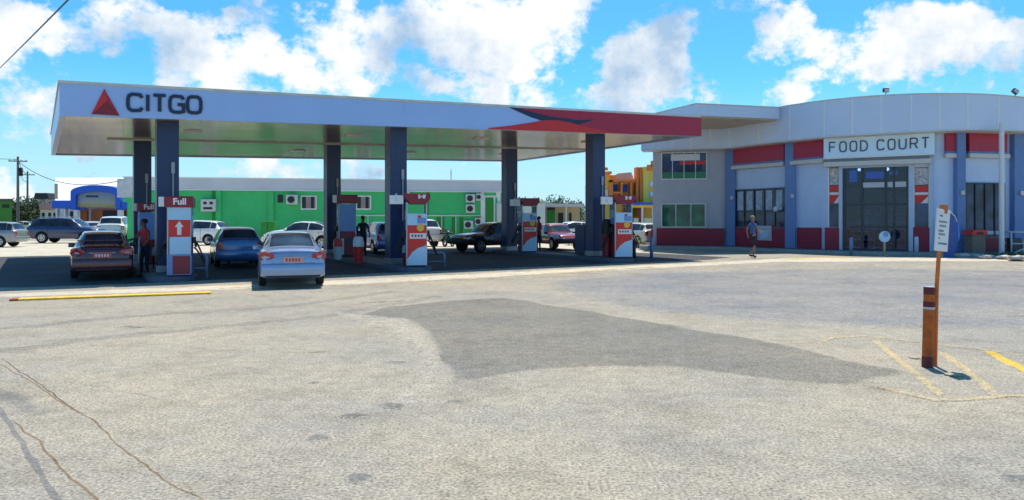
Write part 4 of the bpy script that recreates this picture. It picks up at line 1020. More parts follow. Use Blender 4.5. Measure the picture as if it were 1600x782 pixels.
for zz, nn_ in rows:
    xx = -.07+random.random()*.02
    for k in range(nn_):
        w_ = .014+random.random()*.012; q = lean @ Vector((xx+w_/2, -.0125, zz)); mb.box(tuple(c0+q), (w_, .003, .018+random.random()*.008), M=lean); xx += w_+.006
fo = mb.build('board_text', parent=t, world=True); fo.parent = bd
for i, (px, py, r, lab) in enumerate(((1430, 560, .05, 'small pale stone left of the rusty bollard'), (1500, 588, .10, 'sandy mound of broken concrete right of the rusty bollard'))):
    x, y = onground(px, py); mb = MB(); mb.mat(mat('sandy_rubble', (.36, .32, .22), .95, var=.3, scale=25)); mb.blob((0, 0, 0), r, 3, (1.3, 1.5, .25), .5, i)
    o = mb.build('rubble_mound'); o.location = (x, y, .005); tag(o, lab, 'rubble')

# litter bin with red lid
Y = 32.3; x = at(1523, Y)
t = empty('litter_bin', (x, Y, .2), R(5), 'square brown bin with a red hooded lid in front of the dark window', 'bin')
mb = MB(); mb.mat(mat('brown_aggregate_bin', (.20, .16, .13), .9, var=.35, scale=18)); mb.box((0, 0, .48), (.62, .55, .9), bev=.03); mb.build('body', parent=t)
mb = MB(); mb.mat(M_red); mb.prism([(-.38, 0), (.38, 0), (.30, .20), (-.30, .20)], lambda a, b, tt: Vector((a, tt, .935+b)), -.33, .33); mb.build('lid', parent=t)
mb = MB(); mb.mat(M_blk); mb.box((0, -.335, 1.0), (.3, .02, .08)); mb.build('slot', parent=t)
# small round sign in front of the door
Y = 32.0; x = at(1382, Y)
t = empty('small_sign', (x, Y, .2), 0, 'knee high round blue and white sign on a tan post before the entrance', 'sign')
mb = MB(); mb.mat(mat('tan_post', (.45, .36, .22), .7)); mb.tube([(0, 0, 0), (0, 0, .62)], .05, 10); mb.tube([(0, 0, 0), (0, 0, .06)], .14, 12); mb.build('post', parent=t)
mb = MB(); mb.mat(M_ltb); mb.tube([(0, -.03, .85), (0, .03, .85)], .24, 24); fc = mb.build('disc', parent=t)
mb = MB(); mb.mat(M_mdb); mb.tube([(.04, -.045, .95), (.04, -.031, .95)], .11, 16); mb.build('symbol', parent=fc)
bollard(1432, 31.8, .86, 'short pale blue bollard right of the entrance', mat('pale_blue_bollard', (.40, .50, .66), .5), .085)
bollard(1330, 32.8, .80, 'short blue bollard left of the entrance', M_hoop, .08)
# grey rack with tank at the right edge
Y = 32.2; x = at(1592, Y)
t = empty('bottle_cage', (x, Y, .2), R(-3), 'grey metal cage standing by the right blue column', 'cage')
sg_ = []
for sx in (-.5, .5):
    for sy in (-.3, .3): sg_.append(((sx, sy, 0), (sx, sy, 1.05)))
    sg_ += [((sx, -.3, 1.05), (sx, .3, 1.05)), ((sx, -.3, .1), (sx, .3, .1))]
for sy in (-.3, .3): sg_ += [((-.5, sy, 1.05), (.5, sy, 1.05)), ((-.5, sy, .1), (.5, sy, .1)), ((-.5, sy, .55), (.5, sy, .55))]
sg_ += [((-.5, -.3, .1), (.5, -.3, .55))]
rods('cage_frame', sg_, M_lgr, t, .035)
mb = MB(); mb.mat(M_dkp); mb.box((-.2, 0, .45), (.4, .42, .68), bev=.03); mb.build('container', parent=t)
mb = MB(); mb.mat(M_lgr); mb.box((.22, 0, .40), (.34, .42, .56), bev=.03); mb.build('container', parent=t)
# planter edge stones and low plants
M_stone = mat('pale_planter_stone', (.50, .47, .42), .9, var=.2, scale=9)
random.seed(11)
STN = [(1503, 398, .30), (1524, 399, .22), (1541, 402, .30), (1556, 401, .20), (1572, 403, .28), (1590, 405, .34), (1608, 405, .3)]
for i, (px, py, r) in enumerate(STN):
    x, y = onground(px, py+3); y = min(y, 31.0); x = at(px, y)
    mb = MB(); mb.mat(M_stone); mb.blob((0, 0, r*.28), r, 2, (1.25, .8, .32), .6, i*3)
    o = mb.build('planter_stone'); o.location = (x, y, .2); o.rotation_euler = (0, 0, random.random()*.6)
    tag(o, ['flat pale stone left of the red lidded bin', 'small pale stone below the red lidded bin', 'pale stone left of the tall pale pole', 'small pale stone at the foot of the tall pale pole', 'pale stone just right of the tall pale pole', 'flat pale stone before the grey cage', 'pale stone at the right edge of the photo'][i], 'stone', 'stones edging the planter')
M_leafd = mat('low_plant_leaves', (.09, .13, .035), .7, var=.5, scale=6)
def plant(px, Y, w, h, label, z=.2, m=M_leafd):
    mb = MB(); mb.mat(m)
    for k in range(140):
        a = random.random()*6.28; rr = w*math.sqrt(random.random()); zz = h*random.random()*(1-.5*rr/w)
        c = Vector((rr*math.cos(a), rr*math.sin(a)*.6, zz)); d = Vector((random.uniform(-1, 1), random.uniform(-1, 1), random.uniform(.1, 1.2))).normalized()*.10; e = d.orthogonal().normalized()*.03
        mb.faces([c-e, c+e, c+d+e*.3, c+d-e*.3], [(0, 1, 2, 3)])
    o = mb.build('low_plant', normals=False); o.location = (at(px, Y), Y, z); return tag(o, label, 'plant', 'low plants in the planter')
plant(1548, 31.3, .30, .22, 'low green plant left of the tall pale pole'); plant(1577, 31.4, .36, .25, 'low green plant between the pole and the cage'); plant(1598, 31.2, .3, .2, 'low green plant at the right edge')

# ================================================================ vehicles
M_tyre = mat('tyre_rubber', (.014, .014, .015), .8, var=.2, scale=12)
M_rim = mat('alloy_rim', (.42, .43, .45), .3, metal=.8, var=.1)
M_cg = glass('car_glass', (.020, .028, .040), .04)
M_tail = mat('tail_light_red', (.48, .012, .012), .15, coat=1, var=.1, scale=20)
M_head = mat('head_light_lens', (.65, .67, .70), .12, coat=1, var=.1, scale=20)
M_plate = mat('red_number_plate', (.62, .10, .08), .4)
M_platew = mat('pink_number_plate', (.60, .38, .36), .4)
M_bump = mat('black_bumper_plastic', (.025, .025, .027), .6)
M_liner = mat('wheel_arch_liner', (.008, .008, .008), .9)
def paint(name, col, metal=.0, rough=.28): return mat(name, col, rough, metal=metal, var=.03, scale=3, coat=.9)

PROF = {
 'sedan': dict(L=4.5, W=1.74, wb=(-1.32, 1.36), wr=.325, st=[
  (-2.25, .36, .84, .88, .72, .56), (-2.21, .28, .92, .97, .80, .62), (-2.05, .24, .96, 1.03, .845, .65), (-1.66, .21, .965, 1.07, .865, .63), (-1.10, .20, .95, 1.36, .87, .555), (-.75, .20, .945, 1.43, .87, .565),
  (.0, .20, .93, 1.47, .87, .575), (.40, .20, .92, 1.42, .87, .565), (1.10, .20, .90, 1.02, .87, .64), (1.70, .22, .84, .94, .855, .64), (2.08, .25, .74, .83, .80, .60), (2.25, .33, .60, .66, .70, .52)],
  win=(3, 8), roof=(4.7, 7.05), rw=(3.08, 4.85), ws=(7.12, 7.95)),
 'hatch': dict(L=4.0, W=1.68, wb=(-1.25, 1.22), wr=.31, st=[
  (-2.0, .36, .86, .90, .72, .60), (-1.97, .28, .94, 1.00, .79, .64), (-1.90, .24, .96, 1.06, .82, .63), (-1.62, .21, .96, 1.38, .835, .56), (-1.25, .20, .95, 1.45, .84, .565),
  (-.3, .20, .93, 1.49, .84, .575), (.30, .20, .92, 1.44, .84, .565), (.98, .20, .91, 1.03, .84, .62), (1.50, .22, .84, .94, .82, .61), (1.85, .25, .74, .82, .77, .57), (2.0, .33, .60, .66, .68, .50)],
  win=(2, 7), roof=(3.7, 6.05), rw=(2.1, 2.95), ws=(6.12, 6.95)),
 'suv': dict(L=4.7, W=1.84, wb=(-1.35, 1.42), wr=.37, st=[
  (-2.35, .46, 1.0, 1.05, .78, .66), (-2.32, .36, 1.08, 1.14, .86, .70), (-2.25, .34, 1.10, 1.20, .89, .69), (-2.02, .31, 1.10, 1.62, .91, .64), (-1.65, .30, 1.09, 1.70, .915, .65),
  (-.3, .30, 1.07, 1.74, .92, .66), (.45, .30, 1.06, 1.68, .92, .65), (1.12, .30, 1.04, 1.18, .92, .70), (1.75, .32, .98, 1.10, .90, .70), (2.20, .36, .86, .96, .85, .66), (2.35, .44, .72, .78, .76, .60)],
  win=(2, 7), roof=(3.7, 6.05), rw=(2.1, 2.95), ws=(6.12, 6.95)),
 'pickup': dict(L=5.1, W=1.78, wb=(-1.60, 1.60), wr=.37, st=[
  (-2.55, .50, .92, .96, .80, .74), (-2.52, .44, .96, 1.00, .86, .80), (-2.40, .40, .97, 1.01, .875, .82), (-.72, .36, .97, 1.02, .885, .80), (-.66, .36, .98, 1.30, .885, .66), (-.55, .36, .98, 1.56, .885, .61),
  (.1, .36, .97, 1.62, .885, .62), (.52, .36, .96, 1.56, .885, .61), (1.12, .36, .95, 1.08, .885, .70), (1.85, .38, .91, 1.02, .875, .72), (2.35, .42, .84, .93, .84, .70), (2.55, .50, .66, .72, .76, .64)],
  win=(4, 8), roof=(5, 7.05), rw=(4.05, 4.9), ws=(7.12, 7.95)),
}
def lerp(a, b, t): return a+(b-a)*t
def section(s):
    y, zl, zs, zt, hw, hr = s
    return [(0, zl), (hw*.80, zl), (hw*.955, zl+.06), (hw*.99, zl+.22), (hw, lerp(zl, zs, .62)), (hw*.985, zs-.10), (hw*.945, zs-.005), (lerp(hw*.945, hr, .5), lerp(zs, zt-.05, .52)), (hr, zt-.055), (hr*.90, zt-.015), (hr*.5, zt+.004), (0, zt+.010)]
def car_surf(P, u, v):
    st = P['st']; n = len(st)-1; i = int(min(max(math.floor(u), 0), n-1)); t = u-i
    a, b = st[i], st[i+1]
    s = tuple(lerp(p, q, t) for p, q in zip(a, b)); sc = section(s)
    sg = 1
    if v < 0: sg = -1; v = -v
    j = int(min(math.floor(v), len(sc)-2)); w = v-j
    x = lerp(sc[j][0], sc[j+1][0], w); z = lerp(sc[j][1], sc[j+1][1], w)
    return Vector((sg*x, s[0], z))
def car_patch(mb, P, u0, u1, v0, v1, off=.006, nu=8, nv=4, taper=(0, 0, 0, 0), th=0.0):
    "glass or trim patch lying just outside the body surface; v as a function of u may taper at both ends"
    us = sorted({u0, u1, *[k for k in range(math.ceil(u0), math.floor(u1)+1)], *[lerp(u0, u1, k/nu) for k in range(nu+1)]})
    vs_ = sorted({v0, v1, *[k for k in range(math.ceil(min(v0, v1)), math.floor(max(v0, v1))+1)], *[lerp(v0, v1, k/nv) for k in range(nv+1)]})
    grid = []
    for u in us:
        row = []
        for v in vs_:
            e = .02
            p = car_surf(P, u, v); pu = car_surf(P, min(u+e, len(P['st'])-1), v)-car_surf(P, max(u-e, 0), v); va = min(max(v-e, -11), 11); vb = min(v+e, 11)
            pv = car_surf(P, u, vb)-car_surf(P, u, va); nn = pu.cross(pv)
            if nn.length < 1e-9: nn = Vector((0, 0, 1))
            nn.normalize()
            if nn.dot(p-Vector((0, p.y, .7))) < 0: nn = -nn
            row.append(mb.bm.verts.new(p+nn*off))
        grid.append(row)
    for a in range(len(us)-1):
        for b in range(len(vs_)-1):
            f = mb.bm.faces.new([grid[a][b], grid[a+1][b], grid[a+1][b+1], grid[a][b+1]]); f.material_index = mb.mi; f.smooth = True

def make_car(kind, name, label, cat, body, plate=None, scale=1.0, detail=True, roofrack=False, cladding=None, spoiler=False, group='cars and trucks at the station', door_lines=True, bedload=None):
    P = PROF[kind]; st = P['st']; n = len(st)-1
    t = empty(name, (0, 0, 0), 0, label, cat, group); t.scale = (scale,)*3
    # body
    mb = MB(); mb.mat(body); rows = []
    us = [k/3 for k in range(3*n+1)]
    vv = [j/2 for j in range(23)]
    for u in us:
        r = [mb.bm.verts.new(car_surf(P, u, v)) for v in vv] + [mb.bm.verts.new(car_surf(P, u, -v)) for v in reversed(vv[1:-1])]
        rows.append(r)
    m = len(rows[0])
    for a in range(len(rows)-1):
        for k in range(m): mb.bm.faces.new([rows[a][k], rows[a][(k+1) % m], rows[a+1][(k+1) % m], rows[a+1][k]])
    mb.bm.faces.new(rows[0]); mb.bm.faces.new(rows[-1][::-1])
    bmesh.ops.recalc_face_normals(mb.bm, faces=mb.bm.faces)
    for f_ in mb.bm.faces: f_.material_index = 0
    ob = mb.build('body', parent=None, smooth=False)
    # cut the wheel arches
    cb = MB()
    for wy in P['wb']:
        for sx in (-1, 1): cb.tube([(sx*(P['W']/2+.1), wy, P['wr']+.015), (sx*(P['W']/2-.24), wy, P['wr']+.015)], P['wr']+.055, 28)
    if kind == 'pickup': cb.b6(-.70, .70, -2.47, -.80, .62, 1.4)
    cut = cb.build('arch_cutter', M_liner); cut.data.materials.clear(); cut.data.materials.append(M_liner)
    bo = ob.modifiers.new('arches', 'BOOLEAN'); bo.operation = 'DIFFERENCE'; bo.object = cut; bo.solver = 'EXACT'; bo.material_mode = 'TRANSFER' if hasattr(bo, 'material_mode') else 'INDEX'
    bpy.context.view_layer.update(); dg = bpy.context.evaluated_depsgraph_get()
    me = bpy.data.meshes.new_from_object(ob.evaluated_get(dg)); ob.modifiers.clear(); ob.data = me; bpy.data.objects.remove(cut)
    me.polygons.foreach_set('use_smooth', [True]*len(me.polygons)); me.set_sharp_from_angle(angle=R(42))
    me.name = 'body'; ob.name = 'body'; ob.parent = t
    # glass
    w0, w1 = P['win']
    for sg in (1, -1):
        a, b = (6.25, 7.95)
        spl = [w0+.55, lerp(w0, w1, .47), w1-.38] if kind not in ('pickup',) else [w0+.8, w1-.35]
        if kind in ('suv', 'hatch'): spl = [w0+.75, w0+1.75, lerp(w0, w1, .62), w1-.38]
        for k in range(len(spl)-1):
            mb = MB(); mb.mat(M_cg); car_patch(mb, P, spl[k]+.04, spl[k+1]-.04, sg*a, sg*b); mb.build('side_window', parent=t, normals=True)
    mb = MB(); mb.mat(M_cg); car_patch(mb, P, P['ws'][0], P['ws'][1], -8.4, 8.4); mb.build('windshield', parent=t) if False else None
    mb.bm.free() if False else None
    def crosspatch(name_, u0, u1, m_, vlim=8.6, off=.007):
        "patch across the car, over the top from side to side"
        mbb = MB(); mbb.mat(m_); uu = [lerp(u0, u1, k/6) for k in range(7)]; grid = []
        vvv = [vlim + (11-vlim)*k/6 for k in range(7)]; path = [(-1, v) for v in vvv] + [(1, v) for v in reversed(vvv[:-1])]
        for u in uu:
            row = []
            for sg, v in path:
                p = car_surf(P, u, sg*v if v > 0 else v); e = .03
                p1 = car_surf(P, min(u+e, n), sg*v); p0 = car_surf(P, max(u-e, 0), sg*v); d = (p1-p0).normalized(); nn = Vector((0, -d.z, d.y)); nn = nn if nn.z > 0 else -nn
                row.append(mbb.bm.verts.new(p+nn*off))
            grid.append(row)
        for a in range(6):
            for b in range(len(path)-1):
                f = mbb.bm.faces.new([grid[a][b], grid[a+1][b], grid[a+1][b+1], grid[a][b+1]]); f.smooth = True
        return mbb.build(name_, parent=t)
    crosspatch('windshield', P['ws'][0]+.02, P['ws'][1], M_cg); rwn = crosspatch('rear_window', P['rw'][0], P['rw'][1], M_cg)
    # wheels
    for wy in P['wb']:
        for sx in (-1, 1):
            wr = P['wr']; xo = P['W']/2-.01; xi = xo-.20
            mb = MB(); mb.mat(M_tyre); mb.tube([(sx*xi, wy, wr), (sx*(xi+.02), wy, wr), (sx*(xo-.02), wy, wr), (sx*xo, wy, wr)], [wr*.93, wr, wr, wr*.93], 28)
            wh = mb.build('wheel', parent=t, smooth=True)
            mb = MB(); mb.mat(M_rim); mb.tube([(sx*(xo-.03), wy, wr), (sx*(xo+.004), wy, wr)], [wr*.66, wr*.62], 24)
            mb.mat(M_blk)
            for k in range(5):
                a = 2*math.pi*k/5; c = Vector((sx*(xo+.006), wy+math.cos(a)*wr*.40, wr+math.sin(a)*wr*.40)); mb.tube([c-Vector((sx*.008, 0, 0)), c+Vector((sx*.002, 0, 0))], wr*.13, 8)
            mb.build('rim', parent=wh, smooth=True)
    # rear end
    yr = st[0][0]; zs = st[1][2]; hw = st[1][4]
    low = st[0][1]
    if kind == 'sedan':
        for sx in (-1, 1):
            mb = MB(); mb.mat(M_tail)
            poly = [(sx*.47, .80), (sx*.50, .90), (sx*.70, .965), (sx*.835, .945), (sx*.86, .80), (sx*.80, .74), (sx*.62, .755)]
            fwd = lambda a: max(0, (abs(a)-.66))**2*2.2
            mb.prism(poly, lambda a, b, tt: Vector((a, yr + tt + fwd(a), b)), -.022, .16); tl = mb.build('taillight', parent=t)
            mb = MB(); mb.mat(M_platew); mb.prism([(sx*.60, .79), (sx*.62, .84), (sx*.74, .86), (sx*.73, .80)], lambda a, b, tt: Vector((a, yr + tt + fwd(a), b)), -.02, 0); mb.build('reversing_lens', parent=tl)
        mb = MB(); mb.mat(M_seam if False else M_steel); mb.b6(-.36, .36, yr-.012, yr+.02, .80, .835, bev=.006); mb.build('boot_trim', parent=t)
        mb = MB(); mb.mat(body); mb.box((0, yr+.02, .47), (P['W']-.10, .20, .34), bev=.06); bmp = mb.build('rear_bumper', parent=t, smooth=True)
        mb = MB(); mb.mat(M_bump); mb.b6(-.70, .70, yr-.075, yr+.05, .285, .335, bev=.01); mb.build('bumper_lip', parent=bmp)
        mb = MB(); mb.mat(M_bump); mb.b6(-.62, .62, yr-.006, yr+.01, .885+.04, .93+.002); mb.b6(-.56, .56, yr-.004, yr+.01, .655, .663); mb.build('boot_seam', parent=t)
        pz = .74; py_ = yr-.012
    elif kind in ('hatch', 'suv'):
        for sx in (-1, 1):
            mb = MB(); mb.mat(M_tail); h_ = zs-.30
            mb.prism([(sx*(hw-.20), h_), (sx*(hw-.22), zs-.03), (sx*(hw-.03), zs-.01), (sx*(hw+.015), h_+.05), (sx*(hw-.02), h_)], lambda a, b, tt: Vector((a, yr+tt+max(0, abs(a)-hw+.12)**2*2, b)), -.014, .18); mb.build('taillight', parent=t)
        mb = MB(); mb.mat(body if cladding is None else cladding); mb.box((0, yr+.02, low+.13), (P['W']-.10, .20, .32), bev=.06); mb.build('rear_bumper', parent=t, smooth=True)
        pz = low+.36; py_ = yr-.012
    else:
        for sx in (-1, 1):
            mb = MB(); mb.mat(M_tail); mb.b6(sx*(hw-.13), sx*(hw-.005), yr-.014, yr+.08, .60, .90, bev=.01); mb.build('taillight', parent=t)
        mb = MB(); mb.mat(M_steel); mb.box((0, yr-.03, .50), (1.5, .16, .16), bev=.03); mb.build('rear_bumper', parent=t)
        mb = MB(); mb.mat(M_steel); mb.tube([(-.62, -.62, 1.0), (-.56, -.62, 1.60), (.56, -.62, 1.60), (.62, -.62, 1.0)], .03); mb.build('roll_bar', parent=t) if cladding else None
        pz = .62; py_ = yr-.014
    if plate is not None:
        mb = MB(); mb.mat(plate); mb.b6(-.26, .26, py_-.02, py_-.004, pz-.085, pz+.085, bev=.006); pl = mb.build('number_plate', parent=t)
        mb = MB(); mb.mat(M_txt if plate is M_plate else mat('plate_print_red', (.5, .03, .02), .5))
        for q in range(5): mb.b6(-.19+q*.08, -.145+q*.08, py_-.024, py_-.019, pz-.04, pz+.04)
        mb.build('plate_print', parent=pl)
    # front end
    yf = st[-1][0]; zf = st[-2][2]; hf = st[-2][4]
    for sx in (-1, 1):
        mb = MB(); mb.mat(M_head)
        mb.prism([(sx*(hf-.30), zf-.13), (sx*(hf-.34), zf-.02), (sx*(hf-.05), zf+.01), (sx*(hf+.005), zf-.05), (sx*(hf-.03), zf-.14)], lambda a, b, tt: Vector((a, yf-tt-max(0, abs(a)-hf+.3)**2*1.6, b)), .0, .16); mb.build('headlight', parent=t)
    mb = MB(); mb.mat(M_bump); mb.b6(-.40, .40, yf-.06, yf+.012, zf-.20, zf-.06, bev=.02); mb.build('grille', parent=t)
    mb = MB(); mb.mat(body if kind != 'pickup' else M_bump); mb.box((0, yf-.05, low+.10), (P['W']-.16, .24, .28), bev=.07); mb.build('front_bumper', parent=t, smooth=True)
    # mirrors, door lines
    um = P['win'][1]-.45
    for sx in (-1, 1):
        p = car_surf(P, um, sx*6.3); mb = MB(); mb.mat(M_blk if kind == 'pickup' else body); mb.box((p.x+sx*.12, p.y+.02, p.z+.04), (.20, .10, .14), bev=.03); mb.build('mirror', parent=t, smooth=True)
        if door_lines:
            for uu in ([P['win'][0]+.9, lerp(P['win'][0], P['win'][1], .5), P['win'][1]-.15] if kind != 'pickup' else [P['win'][0]+.7, P['win'][1]-.1]):
                mb = MB(); mb.mat(M_blk); car_patch(mb, P, uu-.01, uu+.01, sx*2.4, sx*6.1, off=.003, nu=1, nv=6); mb.build('door_seam', parent=t)
            for uu in ((P['win'][0]+1.3, P['win'][1]-1.3) if kind != 'pickup' else (P['win'][0]+1.2,)):
                p = car_surf(P, uu, sx*5.1); mb = MB(); mb.mat(body); mb.box((p.x+sx*.012, p.y, p.z), (.03, .16, .03), bev=.008); mb.build('door_handle', parent=t)
    if spoiler:
        mb = MB(); mb.mat(body); z = st[3][3]
        mb.box((0, st[2][0]+.03, z+.13), (1.34, .17, .03), bev=.01); mb.b6(-.60, -.56, st[2][0]-.02, st[2][0]+.08, z-.04, z+.13); mb.b6(.56, .60, st[2][0]-.02, st[2][0]+.08, z-.04, z+.13); mb.build('spoiler', parent=t)
    if roofrack:
        for sx in (-1, 1):
            mb = MB(); mb.mat(M_steel); z = st[5][3]; mb.tube([(sx*.56, st[3][0]+.25, z-.03), (sx*.56, st[4][0]+.2, z+.05), (sx*.56, st[6][0]-.2, z+.05), (sx*.56, st[6][0]-.05, z-.02)], .02); mb.build('roof_rail', parent=t)
    return t
def park(t, px, Y, rz, rear=False, x=None):
    "put a car's centre (or the middle of its rear end) on the sight line px at distance Y"
    d = Vector((-math.sin(rz), math.cos(rz))); X = at(px, Y) if x is None else x
    q = Vector((X, Y)) + (d*2.2*t.scale[0] if rear else Vector((0, 0)))
    t.location = (q.x, q.y, g(q.x, q.y)+.012); t.rotation_euler = (0, 0, rz); return t
P_silver = paint('silver_blue_car_paint', (.28, .38, .58), .35, .25); P_white = paint('white_car_paint', (.78, .78, .77)); P_maroon = paint('dark_maroon_car_paint', (.10, .008, .022))
P_blue = paint('steel_blue_car_paint', (.07, .16, .36), .3); P_navy = paint('navy_car_paint', (.015, .03, .10)); P_black = paint('black_truck_paint', (.012, .016, .03)); P_red = paint('red_car_paint', (.28, .01, .012))
P_mid = paint('mid_blue_car_paint', (.06, .14, .42), .2); P_grey = paint('grey_car_paint', (.30, .31, .32), .3); P_beige = paint('off_white_car_paint', (.66, .63, .56))
park(make_car('sedan', 'silver_sedan', 'silver sedan seen from behind, driving in at the middle of the forecourt edge', 'car', P_silver, M_platew, .965), 458, 18.9, R(19.5), True)
park(make_car('sedan', 'maroon_sedan', 'dark maroon sedan with rear spoiler and red number plate at the leftmost pump', 'car', P_maroon, M_plate, .93, spoiler=True), 160, 21.0, R(29), True)
park(make_car('hatch', 'blue_hatchback', 'steel blue hatchback partly hidden behind the silver sedan', 'car', P_blue, None, .93), 376, 24.9, R(25.5), True)
park(make_car('hatch', 'white_wagon', 'white hatchback parked along the green wall right of the nearest pump', 'car', P_white, None, 1.05), 305, 46.5, R(84))
park(make_car('sedan', 'white_sedan', 'white sedan parked along the green wall behind the silver sedan', 'car', P_white, None, 1.02), 478, 42, R(80))
park(make_car('suv', 'navy_suv', 'navy blue suv parked side on before the blue arched shop', 'suv', P_navy, None, 1.0, roofrack=True), 108, 51, R(-84))
park(make_car('suv', 'white_van', 'white van facing away right of the navy suv', 'van', P_white, None, 1.08), 183, 57, R(18))
park(make_car('hatch', 'white_hatchback', 'white hatchback between the navy suv and the white van', 'car', P_beige, None, 1.0), 143, 62, R(40))
park(make_car('pickup', 'black_pickup', 'black pickup truck under the canopy facing left', 'pickup', P_black, None, .90, cladding=M_bump), 771, 36.8, R(132))
park(make_car('pickup', 'red_pickup', 'dark red pickup seen front on right of the black pickup', 'pickup', P_red, None, .86), 866, 39.5, R(-160))
park(make_car('suv', 'white_suv', 'white suv with red tail light behind the middle front pump', 'suv', P_white, None, .95), 642, 45, R(40))
park(make_car('hatch', 'mid_blue_hatchback', 'mid blue hatchback between the middle pillars of the canopy', 'car', P_mid, None, 1.0), 598, 35.5, R(25))
park(make_car('sedan', 'pale_sedan', 'pale silver sedan beyond the mid blue hatchback', 'car', P_silver, None, 1.0), 596, 47, R(70))
park(make_car('sedan', 'white_sedan', 'white sedan in front of the low cream building', 'car', P_white, None, 1.0), 893, 52, R(110))
park(make_car('hatch', 'off_white_hatchback', 'off white hatchback between the rightmost pump and the food court', 'car', P_beige, None, .95), 992, 46, R(30))
park(make_car('hatch', 'grey_hatchback', 'distant grey hatchback near the left utility pole', 'car', P_grey, None, 1.0), 66, 76, R(60))
park(make_car('hatch', 'red_hatchback', 'distant red hatchback by the left utility pole', 'car', P_red, None, 1.0), 84, 84, R(-60))
park(make_car('suv', 'grey_suv', 'pale grey suv cut off by the left edge of the photo', 'suv', P_grey, None, .85), -22, 43, R(96))
park(make_car('sedan', 'white_sedan', 'distant white sedan left of the navy suv', 'car', P_white, None, 1.0), 38, 92, R(80))
# two motorbikes by the green wall
def motorbike(px, Y, rz, label):
    t = empty('motorbike', (at(px, Y), Y, .2), rz, label, 'motorbike', 'motorbikes by the green wall')
    for y in (-.65, .65):
        mb = MB(); mb.mat(M_tyre)
        pts = [(0, y+.29*math.cos(a), .31+.29*math.sin(a)) for a in [2*math.pi*k/16 for k in range(17)]]; mb.tube(pts, .05, 6); w = mb.build('wheel', parent=t)
        mb = MB(); mb.mat(M_rim); mb.tube([(-.06, y, .31), (.06, y, .31)], .06); mb.build('hub', parent=w)
    mb = MB(); mb.mat(M_blk); mb.tube([(0, -.65, .31), (0, -.2, .45), (0, .35, .55), (0, .50, .95)], .05); mb.tube([(0, .65, .31), (0, .45, 1.0)], .035); mb.box((0, 0, .45), (.28, .45, .32), bev=.05); mb.build('frame', parent=t)
    mb = MB(); mb.mat(M_navy); mb.blob((0, .18, .80), .22, 2, (.8, 1.2, .7)); mb.build('fuel_tank', parent=t)
    mb = MB(); mb.mat(M_blk); mb.box((0, -.35, .80), (.26, .62, .09), bev=.03); mb.build('seat', parent=t)
    mb = MB(); mb.mat(M_blk); mb.tube([(-.36, .36, 1.08), (-.15, .46, 1.02), (.15, .46, 1.02), (.36, .36, 1.08)], .02); mb.build('handlebar', parent=t)
    return t
motorbike(688, 44, R(30), 'dark motorbike parked just right of the white suv'); motorbike(701, 44.5, R(25), 'dark motorbike parked left of the black pickup')

